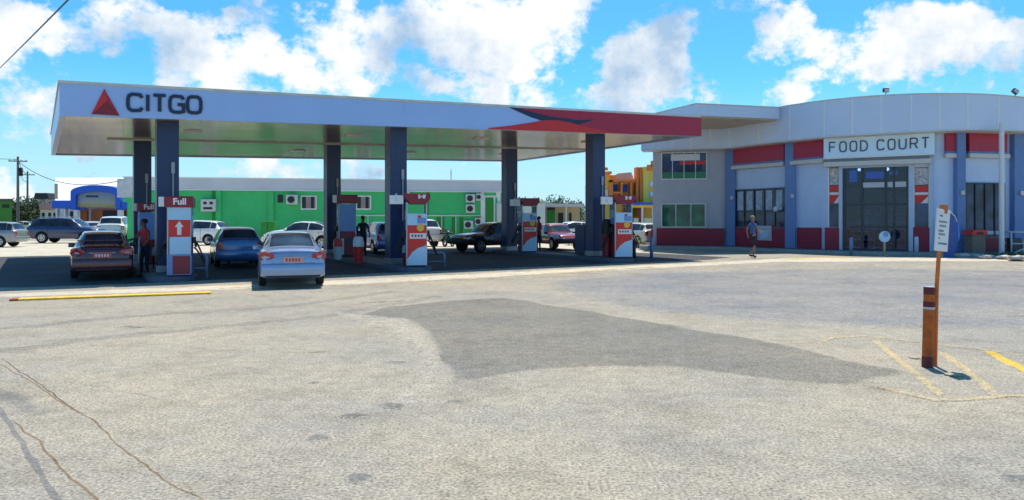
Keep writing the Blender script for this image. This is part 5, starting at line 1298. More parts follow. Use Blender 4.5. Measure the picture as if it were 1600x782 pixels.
# ================================================================ people
def skin_mesh(name, verts, edges, rad, sub=1):
    me = bpy.data.meshes.new(name); me.from_pydata(verts, edges, []); o = bpy.data.objects.new(name, me); COL.objects.link(o)
    sk = o.modifiers.new('skin', 'SKIN'); sk.use_smooth_shade = True
    for i, r in enumerate(rad): me.skin_vertices[0].data[i].radius = (r, r) if not isinstance(r, tuple) else r
    me.skin_vertices[0].data[0].use_root = True
    if sub: s_ = o.modifiers.new('sub', 'SUBSURF'); s_.levels = sub; s_.render_levels = sub
    bpy.context.view_layer.update(); nm = bpy.data.meshes.new_from_object(o.evaluated_get(bpy.context.evaluated_depsgraph_get())); bpy.data.objects.remove(o); return nm
def mix3(a, b, t): return tuple(lerp(p, q, t) for p, q in zip(a, b))
def person(label, loc, rz, skin, shirt, lower, shoe, hair, armL, armR, legL, legR, shorts=False, lean=0.0, scale=1.0, sleeve=.5):
    "armX: (elbow, hand); legX: (knee, ankle) offsets in the figure's frame, facing +Y"
    t = empty('person', loc, rz, label, 'person'); t.scale = (scale,)*3
    V_, E, Rd, Mt = [], [], [], []
    def add(p, r, parent=None, m=0):
        V_.append(tuple(p)); Rd.append(r)
        if parent is not None: E.append((parent, len(V_)-1)); Mt.append(m)
        return len(V_)-1
    ly = lean
    pel = add((0, 0, .94), (.155, .115)); wa = add((0, ly*.3, 1.08), (.135, .10), pel, 1); ch = add((0, ly*.75, 1.30), (.165, .115), wa, 1); nk = add((0, ly, 1.46), .06, ch, 1); hb = add((0, ly+.015, 1.54), .055, nk, 0)
    hd = add((0, ly+.025, 1.62), (.078, .092), hb, 0); ht = add((0, ly+.015, 1.70), (.066, .080), hd, 0)
    add((0, ly+.125, 1.60), .012, hd, 0)
    for sx, arm in ((-1, armL), (1, armR)):
        sh = add((sx*.175, ly*.9, 1.40), .06, ch, 1); el = add(arm[0], .042, sh, 2); wr = add(mix3(arm[0], arm[1], .92), .028, el, 0); pm = add(arm[1], (.036, .018), wr, 0)
        d = (Vector(arm[1])-Vector(arm[0])).normalized(); sd = d.cross(Vector((1, 0, 0))); sd = sd.normalized() if sd.length > .1 else Vector((0, 1, 0))
        for k, ln in enumerate((.070, .085, .080, .062)):
            o_ = sd*(-.03+.02*k); q = Vector(arm[1])+d*(.045)+o_; a = add(q, .0085, pm, 0); add(q+d*ln*.8+Vector((-sx*.012, 0, 0)), .007, a, 0)
        q = Vector(arm[1])+sd*.045+d*.01; add(q+d*.035, .009, pm, 0)
    for sx, leg in ((-1, legL), (1, legR)):
        hp = add((sx*.09, 0, .88), .088, pel, 3); kn = add(leg[0], .055, hp, 3); cf = add(mix3(leg[0], leg[1], .35), .052, kn, 4); an = add(leg[1], .036, cf, 4)
        he = add((leg[1][0], leg[1][1]+.02, max(.045, leg[1][2]-.045)), (.042, .035), an, 5); add((leg[1][0]+sx*.02, leg[1][1]+.17, max(.035, leg[1][2]-.055)), (.045, .025), he, 5)
    me = skin_mesh('body', V_, E, Rd, 1)
    for m_ in (skin, shirt, shirt if sleeve else skin, lower, (skin if shorts else lower), shoe): me.materials.append(m_)
    Vv = [Vector(v) for v in V_]
    for pl in me.polygons:
        c = pl.center; best = 1e9; bi = 0; bt = 0
        for k, (a, b) in enumerate(E):
            ab = Vv[b]-Vv[a]; tt = max(0, min(1, (c-Vv[a]).dot(ab)/max(1e-9, ab.length_squared))); dd = (c-Vv[a]-ab*tt).length
            if dd < best: best = dd; bi = Mt[k]; bt = tt
        if bi == 2 and bt > sleeve: bi = 0
        if bi == 3 and shorts and bt > .95: bi = 4
        if c.z < 1.0 and bi == 1: bi = 3
        pl.material_index = bi; pl.use_smooth = True
    o = bpy.data.objects.new('body', me); COL.objects.link(o); o.parent = t
    mb = MB(); mb.mat(hair); mb.blob((0, ly-.005, 1.68), .105, 2, (.88, 1.02, .80)); mb.build('hair', parent=t)
    for sx in (-1, 1):
        mb = MB(); mb.mat(M_blk); mb.blob((sx*.032, ly+.112, 1.635), .011, 1); mb.build('eye', parent=t)
        mb = MB(); mb.mat(skin); mb.blob((sx*.083, ly+.02, 1.62), .024, 1, (.5, .8, 1.2)); mb.build('ear', parent=t)
    mb = MB(); mb.mat(mat('lip_tone', (.25, .08, .06), .6)); mb.blob((0, ly+.110, 1.565), .022, 1, (1.2, .3, .35)); mb.build('mouth', parent=t)
    return t
SK1 = mat('brown_skin', (.16, .075, .04), .55, var=.06); SK2 = mat('tan_skin', (.30, .16, .10), .55, var=.06)
C_navy = mat('navy_trousers', (.012, .018, .04), .85, var=.2); C_redshirt = mat('red_shirt_cloth', (.50, .02, .03), .85, var=.15); C_blueshirt = mat('blue_tee_cloth', (.06, .13, .32), .85, var=.15)
C_dkshirt = mat('dark_shirt_cloth', (.02, .02, .03), .85, var=.2); C_pink = mat('crimson_shirt_cloth', (.55, .03, .08), .85, var=.15); C_hair = mat('black_hair', (.01, .008, .007), .7); C_ghair = mat('greying_hair', (.20, .18, .16), .7); C_shoe = mat('dark_shoes', (.02, .02, .02), .6); C_cap = mat('brown_cap', (.20, .12, .08), .8)
def stand(px, Y): x = at(px, Y); return (x, Y, g(x, Y)+.003)
# man with the fuel nozzle beside the maroon sedan
p_ = person('man in red shirt and dark trousers standing between the maroon sedan and the pump', stand(227, 22.3), R(150), SK1, C_redshirt, C_navy, C_shoe, C_hair,
       ((-.26, .05, 1.15), (-.30, .22, 1.00)), ((.26, .12, 1.16), (.22, .36, 1.12)), ((-.10, .02, .50), (-.11, .0, .09)), ((.11, .05, .50), (.13, .03, .09)), lean=.03)
p_ = person('man in dark top standing behind the middle back pump', stand(567, 31.2), R(200), SK1, C_dkshirt, C_navy, C_shoe, C_hair,
       ((-.25, .0, 1.14), (-.27, .10, .92)), ((.25, .08, 1.14), (.20, .30, 1.10)), ((-.10, .02, .50), (-.11, .0, .09)), ((.10, .02, .50), (.11, .0, .09)))
p_ = person('man in crimson shirt standing between the right back pump and the red pickup', stand(842, 36.4), R(120), SK1, C_pink, C_navy, C_shoe, C_hair,
       ((-.25, .02, 1.14), (-.26, .14, .92)), ((.26, .10, 1.15), (.24, .32, 1.05)), ((-.10, .02, .50), (-.11, .0, .09)), ((.10, .04, .50), (.11, .02, .09)))
p_ = person('person in blue tee and dark shorts walking in front of the food court', stand(1176, 30.9), R(-75), SK2, C_blueshirt, C_navy, C_shoe, C_ghair,
       ((-.22, -.14, 1.15), (-.23, -.08, .90)), ((.23, .10, 1.14), (.20, .33, 1.06)), ((-.09, .16, .52), (-.10, .10, .09)), ((.10, .04, .49), (.11, -.22, .13)), shorts=True)
p_.scale = (1.0, 1.0, 1.0)

# ================================================================ background buildings
M_green = mat('bright_green_wall_paint', (.055, .54, .17), .75, var=.10, scale=.8, grime=.12)
M_greend = mat('darker_green_door_paint', (.02, .25, .03), .6, var=.1)
M_roofg = mat('pale_grey_parapet', (.62, .62, .64), .6, var=.06, scale=.6, grime=.1)
M_ac = mat('air_conditioner_casing', (.60, .60, .58), .5, var=.06)
M_dark = mat('dark_opening', (.02, .02, .025), .6)
M_tangl = mat('curtained_window', (.32, .25, .22), .6, var=.2, scale=3)
GA = (at(199, 52), 52); GB = (at(784, 57), 57); gf = Fr(GA, GB)
grn = empty('green_building', (GA[0], GA[1], .2), 0, 'long low bright green building with a pale grey parapet behind the canopy', 'building')
def gpart(mb, name, parent=None, smooth=False):
    o = mb.build(name, parent=grn, world=True, smooth=smooth)
    if parent: o.parent = parent
    return o
ztop = lambda px: gf.z(px, lerp(277.5, 286.5, (px-199)/585)); zwt = gf.z(480, 300); 
Zw = gf.z(300, 297.5); Zt = gf.z(300, 279.5)
mb = MB(); mb.mat(M_green); mb.fbox(gf, 0, gf.len, -12, 0, .15, Zw); gpart(mb, 'wall')
mb = MB(); mb.mat(M_roofg); mb.fbox(gf, -.15, gf.len+.15, -12.1, .25, Zw+.003, Zt); pr_ = gpart(mb, 'parapet')
mb = MB(); mb.mat(M_wht); mb.fbox(gf, -.2, gf.len+.2, -.3, .32, Zt+.002, Zt+.09); mb.fbox(gf, -.2, gf.len+.2, .253, .30, Zw-.02, Zw+.06); gpart(mb, 'parapet_trim', pr_)
for px in (338, 420, 520): 
    mb = MB(); mb.mat(M_green); a = gf.s(px); mb.fbox(gf, a, a+.35, .003, .18, .2, Zw-.03); gpart(mb, 'pilaster')
mb = MB(); mb.mat(M_greend); a = gf.s(332); mb.fbox(gf, a, a+.12, .003, .10, .2, Zw-.03); a = gf.s(424); mb.tube([gf.p(a, .1, .25), gf.p(a, .1, Zw-.05)], .07); a = gf.s(668); mb.tube([gf.p(a, .1, 2.1), gf.p(a, .1, Zw-.05)], .06); gpart(mb, 'drainpipe')
def ac(px0, px1, py0, py1, dark=1, d=.5, name='air_conditioner'):
    mb = MB(); mb.mat(M_ac); feat(mb, gf, px0, px1, py0, py1, .05, d, bev=.02); o = gpart(mb, name)
    s0, s1, z0, z1 = rect(gf, px0, px1, py0, py1); mb = MB(); mb.mat(M_dark); r = min(s1-s0, z1-z0)*.36
    if dark == 2:
        w = s1-s0; hh_ = z1-z0
        for a, b in ((.18, .40), (.60, .82)): mb.fbox(gf, s0+w*a, s0+w*b, d+.002, d+.02, z0+hh_*.58, z0+hh_*.80)
        mb.fbox(gf, s0+w*.18, s0+w*.78, d+.002, d+.02, z0+hh_*.18, z0+hh_*.36)
    else: c0_, c1_ = gf.p((s0+s1)/2-.05, d+.002, (z0+z1)/2), gf.p((s0+s1)/2-.05, d+.02, (z0+z1)/2); mb.tube([c0_, c1_], r, 18)
    gpart(mb, 'fan_grille', o); return o
ac(316, 339, 312, 331, 2); ac(448, 466, 305, 320); 
ac(727, 741, 304, 317); ac(727, 741, 320, 333); ac(743, 752, 303, 314); ac(724, 738, 345, 358); ac(741, 752, 341, 352)
mb = MB(); mb.mat(M_dark); feat(mb, gf, 434, 442, 305, 317, .003, .06); gpart(mb, 'vent')
for k, (a_, b_, c_, d_) in enumerate(((470, 495, 306, 328), (556, 580, 306, 328))):
    mb = MB(); mb.mat(M_wht); feat(mb, gf, a_, b_, c_, d_, .003, .07); w = gpart(mb, 'window')
    mb = MB(); mb.mat(M_tangl); feat(mb, gf, a_+2, b_-2, c_+2, d_-2, .071, .085)
    mb.mat(M_dark); feat(mb, gf, a_+2, a_+8, c_+2, d_-2, .086, .10); feat(mb, gf, b_-9, b_-4, c_+2, d_-2, .086, .10); gpart(mb, 'pane', w)
# white pipe run, door and small openings at the right end
mb = MB(); mb.mat(M_wht)
for z in (gf.z(650, 337),): mb.tube([gf.p(gf.s(556), .1, z), gf.p(gf.s(752), .1, z)], .06, 6)
for px in (575, 690, 712): mb.tube([gf.p(gf.s(px), .1, z), gf.p(gf.s(px), .1, .2)], .045, 6)
gpart(mb, 'pipework')
mb = MB(); mb.mat(M_wht); feat(mb, gf, 751, 782, 300, 375, .003, .06); dr_ = gpart(mb, 'door_surround')
mb = MB(); mb.mat(M_greend); feat(mb, gf, 758, 771, 309, 371, .061, .09); gpart(mb, 'door', dr_)
mb = MB(); mb.mat(M_green); feat(mb, gf, 756, 775, 300.5, 306, .061, .08); feat(mb, gf, 773.5, 777, 309, 371, .061, .08); gpart(mb, 'door_panel', dr_)
for a_, b_ in ((682, 694), (706, 711), (718, 723)):
    mb = MB(); mb.mat(M_greend); feat(mb, gf, a_, b_, 340, 364, .003, .05); gpart(mb, 'shutter')
mb = MB(); mb.mat(M_lgr); mb.tube([gf.p(gf.s(707), -1, Zt), gf.p(gf.s(707), -1, Zt+1.0)], .05); gpart(mb, 'vent_pipe')
mb = MB(); mb.mat(M_ac); feat(mb, gf, 775, 783, 318, 345, .07, .4, bev=.02); gpart(mb, 'meter_box'); mb = MB(); mb.mat(M_ac); feat(mb, gf, 622, 640, 300, 312, .05, .4, bev=.02); gpart(mb, 'meter_box')
# green electrical cabinet in front of it
x = at(420, 47); t = empty('electrical_cabinet', (x, 47, .2), R(6), 'dark green electrical cabinet standing against the green wall', 'cabinet')
mb = MB(); mb.mat(M_greend); mb.box((0, 0, .75), (.85, .6, 1.5), bev=.03); mb.build('body', parent=t)
mb = MB(); mb.mat(M_dark); mb.box((-.02, -.305, .8), (.02, .02, 1.3)); mb.build('door_seam', parent=t)
# grey-white sign box at the left end of the green building
x0_, x1_ = at(190, 50.5), at(212, 50.5)
t = empty('wall_sign_box', (x0_, 50.5, .2), 0, 'faded grey sign box at the left end of the green building', 'sign')
fr = Fr((x0_-.2, 50.3), (x1_, 50.9))
mb = MB(); mb.mat(mat('faded_sign_face', (.55, .58, .60), .6, var=.18, scale=3)); mb.fbox(fr, 0, fr.len, -.2, .05, zat(309, 50.5), zat(280, 50.5)); mb.build('sign_face', parent=t, world=True)
mb = MB(); mb.mat(M_green); mb.fbox(fr, .35, fr.len+.2, -.2, .0, zat(316, 50.5), zat(309.5, 50.5)); mb.fbox(fr, .62, .95, -.2, .0, .2, zat(316.5, 50.5)); mb.build('gate_post', parent=t, world=True)

# blue and white shop at the left
BY = 74.0
shop = empty('arched_shop', (at(82, BY), BY, .2), 0, 'white shop with a bright blue arched canopy over a faded picture sign', 'building')
def spart(mb, name, parent=None):
    o = mb.build(name, parent=shop, world=True)
    if parent: o.parent = parent
    return o
M_shopb = mat('cobalt_blue_paint', (.012, .11, .62), .5, var=.05)
def bz(py, Y=BY): return zat(py, Y)
def bxx(px, Y=BY): return at(px, Y)
mb = MB(); mb.mat(M_wht); mb.b6(bxx(87, BY+3), bxx(226, BY+3), BY+3, BY+14, .2, bz(318, BY+3)); spart(mb, 'wall')
mb = MB(); mb.mat(mat('white_metal_roof', (.85, .85, .84), .45, var=.03)); zr0, zr1 = bz(316, BY+2.6), bz(278, BY+9)
mb.prism([(BY+2.6, zr0), (BY+9, zr1), (BY+15.4, zr0), (BY+15.4, zr0-.15), (BY+2.6, zr0-.15)], lambda a, b, t: Vector((t+(a-BY-2.6)*-.62, a, b)), bxx(86, BY+2.6), bxx(224, BY+2.6)); spart(mb, 'roof')
mb = MB(); mb.mat(mat('tan_gutter', (.55, .47, .30), .7)); mb.b6(bxx(88, BY+3)-.1, bxx(88, BY+3)+.2, BY+2.85, BY+2.98, bz(310), bz(285)); spart(mb, 'downpipe')
mb = MB(); mb.mat(M_shopb)
arch = [(110, 328), (110, 300)] + [(149-39*math.cos(math.pi*k/12), 300-10.5*math.sin(math.pi*k/12)) for k in range(1, 12)] + [(188, 300), (188, 328)]
inner = [(180, 328), (180, 306)] + [(149+31*math.cos(math.pi*k/12), 306-6*math.sin(math.pi*k/12)) for k in range(1, 12)] + [(118, 306), (118, 328)]
no = len(arch)
# arch ring as quads
oo = arch; ii = inner[::-1]
for k in range(len(oo)-1):
    a, b, c, d = oo[k], oo[k+1], ii[k+1], ii[k]
    mb.prism([(bxx(q[0]), bz(q[1])) for q in (a, b, c, d)], lambda a_, b_, t: Vector((a_, t, b_)), BY, BY+1.5)
spart(mb, 'arch')
mb = MB(); mb.mat(M_shopb); mb.b6(bxx(80), bxx(109.7), BY+.1, BY+2.5, bz(326), bz(313.5)); spart(mb, 'awning_band'); mb = MB(); mb.mat(M_shopb); mb.b6(bxx(188.3), bxx(206), BY+.1, BY+2.5, bz(326), bz(314)); spart(mb, 'awning_band')
def signface():
    m = bpy.data.materials.new('faded_picture_sign'); m.use_nodes = True; t = m.node_tree; b = t.nodes['Principled BSDF']; tc = N(t, 'ShaderNodeTexCoord'); sp_ = N(t, 'ShaderNodeSeparateXYZ'); L(t, tc.outputs['Generated'], sp_.inputs[0])
    n = N(t, 'ShaderNodeTexNoise'); n.inputs['Scale'].default_value = 5; n.inputs['Detail'].default_value = 5; L(t, tc.outputs['Generated'], n.inputs['Vector'])
    a = N(t, 'ShaderNodeMath', operation='MULTIPLY_ADD'); L(t, n.outputs['Fac'], a.inputs[0]); a.inputs[1].default_value = .5; L(t, sp_.outputs['Z'], a.inputs[2])
    r = N(t, 'ShaderNodeValToRGB'); L(t, a.outputs[0], r.inputs['Fac']); r.color_ramp.elements[0].position = .3; r.color_ramp.elements[0].color = (.42, .30, .10, 1); r.color_ramp.elements[1].position = .95; r.color_ramp.elements[1].color = (.22, .30, .42, 1)
    e = r.color_ramp.elements.new(.55); e.color = (.40, .40, .30, 1); L(t, r.outputs[0], b.inputs['Base Color']); b.inputs['Roughness'].default_value = .6; return m
mb = MB(); mb.mat(signface()); mb.prism([(bxx(q[0]), bz(min(q[1], 324))) for q in ii], lambda a_, b_, t: Vector((a_, t, b_)), BY+.4, BY+.6); sgf = spart(mb, 'picture_sign')
mb = MB(); mb.mat(M_dark); 
for k in range(9): x = bxx(131+k*2.2); mb.b6(x, x+.10, BY+.37, BY+.395, bz(308.5), bz(305.5))
spart(mb, 'sign_lettering', sgf)
for k, (a_, b_) in enumerate(((112, 118), (181, 187), (84, 86), (97, 99))):
    mb = MB(); mb.mat(M_wht); mb.b6(bxx(a_), bxx(b_), BY+.3, BY+.8, .2, bz(328.5 if k < 2 else 326.5)); spart(mb, 'post')
mb = MB(); mb.mat(mat('brick_orange_wall', (.40, .13, .05), .8, var=.3, scale=1)); mb.b6(bxx(98), bxx(112), BY+2.6, BY+2.95, .2, bz(326)); mb.b6(bxx(119), bxx(180), BY+2.6, BY+2.95, .2, bz(326)); spart(mb, 'shopfront')
mb = MB(); mb.mat(M_dark); mb.b6(bxx(139), bxx(165), BY+2.5, BY+2.59, .2, bz(329)); mb.b6(bxx(86), bxx(95), BY+2.5, BY+2.59, .4, bz(330)); mb.b6(bxx(168), bxx(176), BY+2.5, BY+2.59, .4, bz(330)); spart(mb, 'window')
# small pink-roofed shop and green house further left
mb = MB(); t = empty('small_shop', (at(70, 95), 95, .2), 0, 'small low shop with a faded pink fascia left of the arched shop', 'building')
mb.mat(M_wht); mb.prism([(at(63, 95), 95), (at(90, 95), 95), (at(90, 101), 101), (at(63, 101), 101)], lambda a, b, t_: Vector((a, b, t_)), .2, zat(328, 95)); mb.build('wall', parent=t, world=True)
mb = MB(); mb.mat(mat('faded_pink_fascia', (.55, .28, .26), .7)); mb.prism([(at(61, 94.4), 94.4), (at(91, 94.4), 94.4), (at(91, 101.2), 101.2), (at(61, 101.2), 101.2)], lambda a, b, t_: Vector((a, b, t_)), zat(327.8, 95), zat(318, 95)); mb.build('fascia', parent=t, world=True)
mb = MB(); mb.mat(M_dark); 
for a_, b_ in ((66, 70), (76, 80), (84, 87)): mb.b6(at(a_, 95), at(b_, 95), 94.9, 94.99, .3, zat(333, 95))
mb.build('window', parent=t, world=True)
t = empty('green_house', (at(5, 88), 88, .2), 0, 'green house at the left edge beyond the cars', 'building')
mb = MB(); mb.mat(mat('leaf_green_wall', (.07, .26, .04), .8, var=.15)); mb.prism([(at(-60, 88), 88), (at(19, 88), 88), (at(19, 96), 96), (at(-60, 96), 96)], lambda a, b, t_: Vector((a, b, t_)), .2, zat(314, 88)); mb.build('wall', parent=t, world=True)
mb = MB(); mb.mat(mat('dark_roof_sheet', (.10, .12, .10), .8)); mb.prism([(at(-62, 87.6), 87.6), (at(21, 87.6), 87.6), (at(21, 96.4), 96.4), (at(-62, 96.4), 96.4)], lambda a, b, t_: Vector((a, b, t_)), zat(314, 88)+.01, zat(311, 88)); mb.build('roof', parent=t, world=True)
mb = MB(); mb.mat(M_dark); mb.b6(at(4, 88), at(14, 88), 87.9, 87.99, zat(325, 88), zat(320, 88)); mb.build('window', parent=t, world=True)
t = empty('dark_roofed_house', (at(68, 120), 120, .2), 0, 'distant house with a dark flat roof above the small pink shop', 'building')
mb = MB(); mb.mat(M_lgr); mb.b6(at(58, 120), at(79, 120), 120, 128, .2, zat(312, 120)); mb.build('wall', parent=t, world=True)
mb = MB(); mb.mat(M_dark); mb.prism([(at(55, 120), zat(312, 120)+.01), (at(80, 120), zat(312, 120)+.01), (at(76, 120), zat(302, 120)), (at(58, 120), zat(302, 120))], lambda a, b, t_: Vector((a, t_, b)), 119.5, 128.5); mb.build('roof', parent=t, world=True)

# right-hand background: white store room, cream row, yellow and orange hotel
t = empty('white_store', (at(842, 64), 64, .2), 0, 'plain white store room behind the right back pump', 'building')
mb = MB(); mb.mat(M_wht); mb.b6(at(812, 64), at(852, 64), 64, 72, .2, zat(318, 64)); mb.build('wall', parent=t, world=True)
mb = MB(); mb.mat(M_trim); mb.b6(at(810, 64), at(854, 64), 63.8, 72.2, zat(318, 64)+.002, zat(314.5, 64)); mb.build('roof', parent=t, world=True)
t = empty('cream_row', (at(880, 70), 70, .2), 0, 'low cream building with a flat pale roof and green door', 'building')
mb = MB(); mb.mat(mat('cream_wall_paint', (.55, .46, .25), .8, var=.1, scale=.8)); mb.b6(at(853, 70), at(906, 70), 70, 80, .2, zat(324, 70)); mb.build('wall', parent=t, world=True)
mb = MB(); mb.mat(M_ledge); mb.b6(at(850, 70), at(909, 70), 68.6, 80.5, zat(324, 70)+.002, zat(319, 70)); mb.build('roof', parent=t, world=True)
mb = MB(); mb.mat(M_greend); mb.b6(at(855, 70), at(867, 70), 69.9, 69.99, .2, zat(329, 70)); mb.build('door', parent=t, world=True)
mb = MB(); mb.mat(M_dark); mb.b6(at(855, 70), at(867, 70), 69.9, 69.99, zat(329, 70)+.01, zat(325, 70)); mb.build('window', parent=t, world=True); mb = MB(); mb.mat(M_dark); mb.b6(at(872, 70), at(880, 70), 69.9, 69.99, 1.2, zat(333, 70)); mb.build('window', parent=t, world=True); mb = MB(); mb.mat(M_dark); mb.b6(at(889, 70), at(893, 70), 69.9, 69.99, 1.2, zat(333, 70)); mb.build('window', parent=t, world=True)
mb = MB(); mb.mat(M_wht); mb.b6(at(883.5, 69), at(885.5, 69), 68.9, 69.1, .2, zat(324, 70)); mb.build('post', parent=t, world=True)
M_yw = mat('yellow_wall_paint', (.92, .62, .10), .75, var=.08, scale=.6); M_or = mat('orange_wall_paint', (.85, .24, .04), .7, var=.08)
HY = 78.0
t = empty('yellow_building', (at(985, HY), HY, .2), 0, 'yellow building with orange frames and stepped gables left of the food court', 'building')
def hp_(mb, name, parent=None):
    o = mb.build(name, parent=t, world=True)
    if parent: o.parent = parent
    return o
def hb_(mb, a_, b_, c_, d_, y0, y1): mb.b6(at(a_, HY), at(b_, HY), HY+y0, HY+y1, zat(d_, HY), zat(c_, HY))
mb = MB(); mb.mat(M_yw); hb_(mb, 932, 1060, 285, 341, 1, 12)
mb.prism([(at(930, HY), zat(285, HY)), (at(944, HY), zat(262, HY)), (at(948, HY), zat(268, HY)), (at(958, HY), zat(274, HY)), (at(958, HY), zat(285, HY))], lambda a, b, tt: Vector((a, tt, b)), HY+1, HY+11.9)
hb_(mb, 1003, 1012, 262, 341, -1, .99); hb_(mb, 1012.3, 1060, 262, 341, -.8, .99); hp_(mb, 'wall')
mb = MB(); mb.mat(M_or)
for a_, b_, c_, d_ in ((953, 957, 282, 318), (969, 972, 284, 318), (984, 987, 284, 318), (993, 997, 262, 318), (998.5, 1002.5, 262, 318), (953, 992, 281, 285), (957.5, 968.5, 300, 303)): hb_(mb, a_, b_, c_, d_, -.4, .95)
hp_(mb, 'orange_frame')
mb = MB(); mb.mat(M_or)
for a_, c_ in ((942, 262), (948, 268), (955, 274), (1008, 262), (1014, 256), (1020, 250)): hb_(mb, a_, a_+8, c_, c_+4, .0, .98) if a_ < 960 else hb_(mb, a_, a_+8, c_-3, c_+6, -1.2, -.85)
hp_(mb, 'gable_coping')
for a_, b_, c_, d_, e_, g_, m_ in ((959, 967, 288, 298, .8, .99, M_shopb), (974, 982, 288, 300, .8, .99, M_shopb), (1013, 1025, 285, 292, -.95, -.82, M_wht), (1013, 1025, 301, 308, -.95, -.82, M_wht), (944, 952, 296, 312, .8, .99, M_wht)): mb = MB(); mb.mat(m_); hb_(mb, a_, b_, c_, d_, e_, g_); hp_(mb, 'window')
mb = MB(); mb.mat(mat('grey_tile_roof', (.42, .42, .40), .8, var=.1)); mb.prism([(at(955, HY), zat(281, HY)), (at(995, HY), zat(281, HY)), (at(990, HY), zat(268, HY)), (at(968, HY), zat(270, HY))], lambda a, b, tt: Vector((a, tt, b)), HY+1.5, HY+11); hp_(mb, 'roof')
mb = MB(); mb.mat(M_shopb); hb_(mb, 974, 1060, 318.5, 322, -5, .9); aw = hp_(mb, 'awning')
mb = MB(); mb.mat(M_yw); hb_(mb, 974, 1060, 322.1, 326, -4.8, -4.5); hp_(mb, 'awning_beam', aw)
mb = MB(); mb.mat(mat('faded_maroon_shopfront', (.38, .10, .12), .7, var=.2, scale=1)); hb_(mb, 975, 990, 326, 348, .0, .9); hb_(mb, 995, 1003, 326, 348, -1.3, -1.05); hp_(mb, 'shopfront')
mb = MB(); mb.mat(M_wht); hb_(mb, 990.5, 993, 326, 352, -4.7, -4.4); hb_(mb, 1006, 1009, 326, 352, -4.7, -4.4); hp_(mb, 'post')
# low wall and shrubs right of the red pickup are part of the yard clutter
# utility poles and wires
M_wood = mat('weathered_pole_timber', (.20, .17, .14), .9, var=.25, scale=4)
def upole(px, Y, top_py, label, arms=True):
    x = at(px, Y); h = zat(top_py, Y)-.2; t = empty('utility_pole', (x, Y, .2), R(15), label, 'utility pole', 'utility poles along the road')
    mb = MB(); mb.mat(M_wood); mb.tube([(0, 0, 0), (0, 0, h)], [.17, .11], 12); mb.build('pole', parent=t, smooth=True)
    mb = MB(); mb.mat(M_wood); mb.box((0, 0, h-.5), (1.8, .1, .12)); ar = mb.build('cross_arm', parent=t)
    for sx in (-.8, -.3, .3, .8):
        mb = MB(); mb.mat(M_lgr); mb.tube([(sx, 0, h-.44), (sx, 0, h-.28)], [.05, .035], 8); mb.build('insulator', parent=ar)
    if arms:
        mb = MB(); mb.mat(M_blk); mb.tube([(.28, 0, h-2.1), (.28, 0, h-1.2)], .2, 12); mb.build('transformer', parent=t)
    return t, h
u1 = upole(28, 80, 245, 'nearer wooden utility pole at the far left with a dark transformer'); u2 = upole(43, 105, 268, 'farther wooden utility pole just right of the nearer one', False)
def wire(name, a, b, sag, r, label, n=24):
    mb = MB(); mb.mat(M_blk); pts = []
    for k in range(n+1): tt = k/n; p = Vector(a).lerp(Vector(b), tt); p.z -= sag*4*tt*(1-tt); pts.append(p)
    mb.tube(pts, r, 6); o = mb.build(name); tag(o, label, 'cable', 'overhead cables'); return o
wa_, wb_ = u1[0].location, u2[0].location
for k, dz in enumerate((-.3, -1.4)):
    wire('overhead_cable', (wa_.x, wa_.y, .2+u1[1]+dz), (wb_.x, wb_.y, .2+u2[1]+dz), .5, .03, ['upper cable between the two utility poles', 'lower cable between the two utility poles'][k])
wire('overhead_cable', (wa_.x, wa_.y, .2+u1[1]-.3), (-75, 55, 11), 1.0, .03, 'cable running left from the nearer utility pole')
wire('overhead_cable', (wa_.x, wa_.y, .2+u1[1]-.5), (at(186, 52), 52.5, zat(281, 52)), 1.2, .03, 'cable from the nearer utility pole to the green building')
pA = Vector((at(0, 24.5), 24.5, zat(101, 24.5))); pB = Vector((at(96, 12), 12, zat(0, 12))); dd = (pB-pA)
wire('overhead_cable', pA-dd*2.0, pB+dd*1.7, .12, .014, 'black cable crossing the sky in the top left corner')

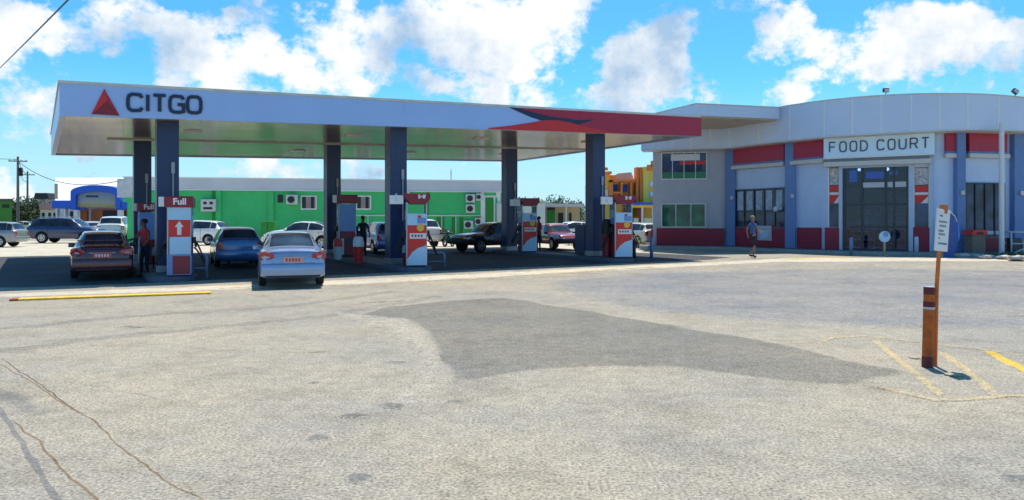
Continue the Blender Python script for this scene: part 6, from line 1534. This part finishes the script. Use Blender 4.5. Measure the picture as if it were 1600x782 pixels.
# trees
M_bark = mat('grey_brown_bark', (.14, .10, .07), .95, var=.3, scale=6)
M_lf = [mat('dark_tree_leaves', (.030, .060, .018), .75, var=.5, scale=1.5), mat('mid_tree_leaves', (.055, .10, .028), .75, var=.5, scale=1.5), mat('dull_tree_leaves', (.06, .08, .04), .8, var=.5, scale=1.5)]
def tree(px, Y, top_py, w, label, mi=0, seed=0, group='distant trees'):
    rnd = random.Random(seed); x = at(px, Y); H = zat(top_py, Y)-.2
    t = empty('tree', (x, Y, .2), 0, label, 'tree', group)
    mb = MB(); mb.mat(M_bark); mb.tube([(0, 0, -.1), (.1, 0, H*.3), (0, .1, H*.7)], [.2, .14, .05], 8)
    for k in range(5):
        a = rnd.random()*6.28; mb.tube([(.05, 0, H*(.28+.08*k)), (w*.5*math.cos(a), w*.5*math.sin(a), H*(.55+.07*k))], [.08, .02], 6)
    mb.build('trunk', parent=t)
    mb = MB(); cl = [(rnd.uniform(-1, 1)*w*.8, rnd.uniform(-1, 1)*w*.6, H*rnd.uniform(.35, .9), w*rnd.uniform(.28, .5)) for _ in range(13)]
    for cx, cy, cz, cr_ in cl:
        mb.mat(M_lf[(mi + (rnd.random() < .3)) % 3])
        for _ in range(120):
            d = Vector((rnd.gauss(0, 1), rnd.gauss(0, 1), rnd.gauss(0, .75))).normalized()*cr_*rnd.uniform(.5, 1.05); c = Vector((cx, cy, cz))+d
            e = Vector((rnd.uniform(-1, 1), rnd.uniform(-1, 1), rnd.uniform(-1, 1))).normalized(); f2 = e.orthogonal().normalized(); s_ = rnd.uniform(.12, .24)
            mb.faces([c-e*s_, c+f2*s_*.6, c+e*s_, c-f2*s_*.6], [(0, 1, 2, 3)])
    mb.build('crown', parent=t, normals=False); return t
TR = [(24, 100, 318, 3.0, 0, 'dark rounded tree behind the utility poles at the far left'), (40, 108, 316, 3.6, 0, 'broad dark tree between the two utility poles and the pink shop'), (56, 112, 312, 3.6, 0, 'tallest dark tree of the clump left of the pink shop'), (66, 125, 311, 3.4, 0, 'dark tree just left of the dark roofed house'),
      (78, 104, 317, 2.6, 0, 'small dark tree right above the pink shop'), (8, 120, 318, 4, 2, 'pale tree beyond the green house'),
      (838, 105, 313, 3.6, 2, 'dull tree behind the white store room'), (856, 110, 314, 3.0, 1, 'green tree behind the left end of the cream building'), (876, 112, 312, 3.4, 2, 'rounded tree above the cream building roof'), (893, 108, 314.5, 3.2, 1, 'tree behind the right end of the cream building')]
for i, (px, Y, tp, w, mi, lb) in enumerate(TR): tree(px, Y, tp, w, lb, mi, 40+i)
def shrub(px, Y, w, h, label, seed):
    rnd = random.Random(seed); mb = MB(); mb.mat(mat('dry_shrub_leaves', (.20, .18, .09), .85, var=.4, scale=4))
    for _ in range(500):
        d = Vector((rnd.gauss(0, 1), rnd.gauss(0, 1), abs(rnd.gauss(0, 1)))).normalized()*rnd.uniform(.5, 1); c = Vector((d.x*w, d.y*w*.7, d.z*h)); e = Vector((rnd.uniform(-1, 1), rnd.uniform(-1, 1), rnd.uniform(-1, 1))).normalized(); f2 = e.orthogonal().normalized(); s_ = .07
        mb.faces([c-e*s_, c+f2*s_*.6, c+e*s_, c-f2*s_*.6], [(0, 1, 2, 3)])
    o = mb.build('shrub', normals=False); o.location = (at(px, Y), Y, .2); tag(o, label, 'shrub', 'dry shrubs'); return o
shrub(903, 46, 1.0, 1.2, 'dry tan shrub behind the rightmost front pillar', 1); shrub(985, 42, .9, .8, 'dry tan shrub in front of the off white hatchback', 2)
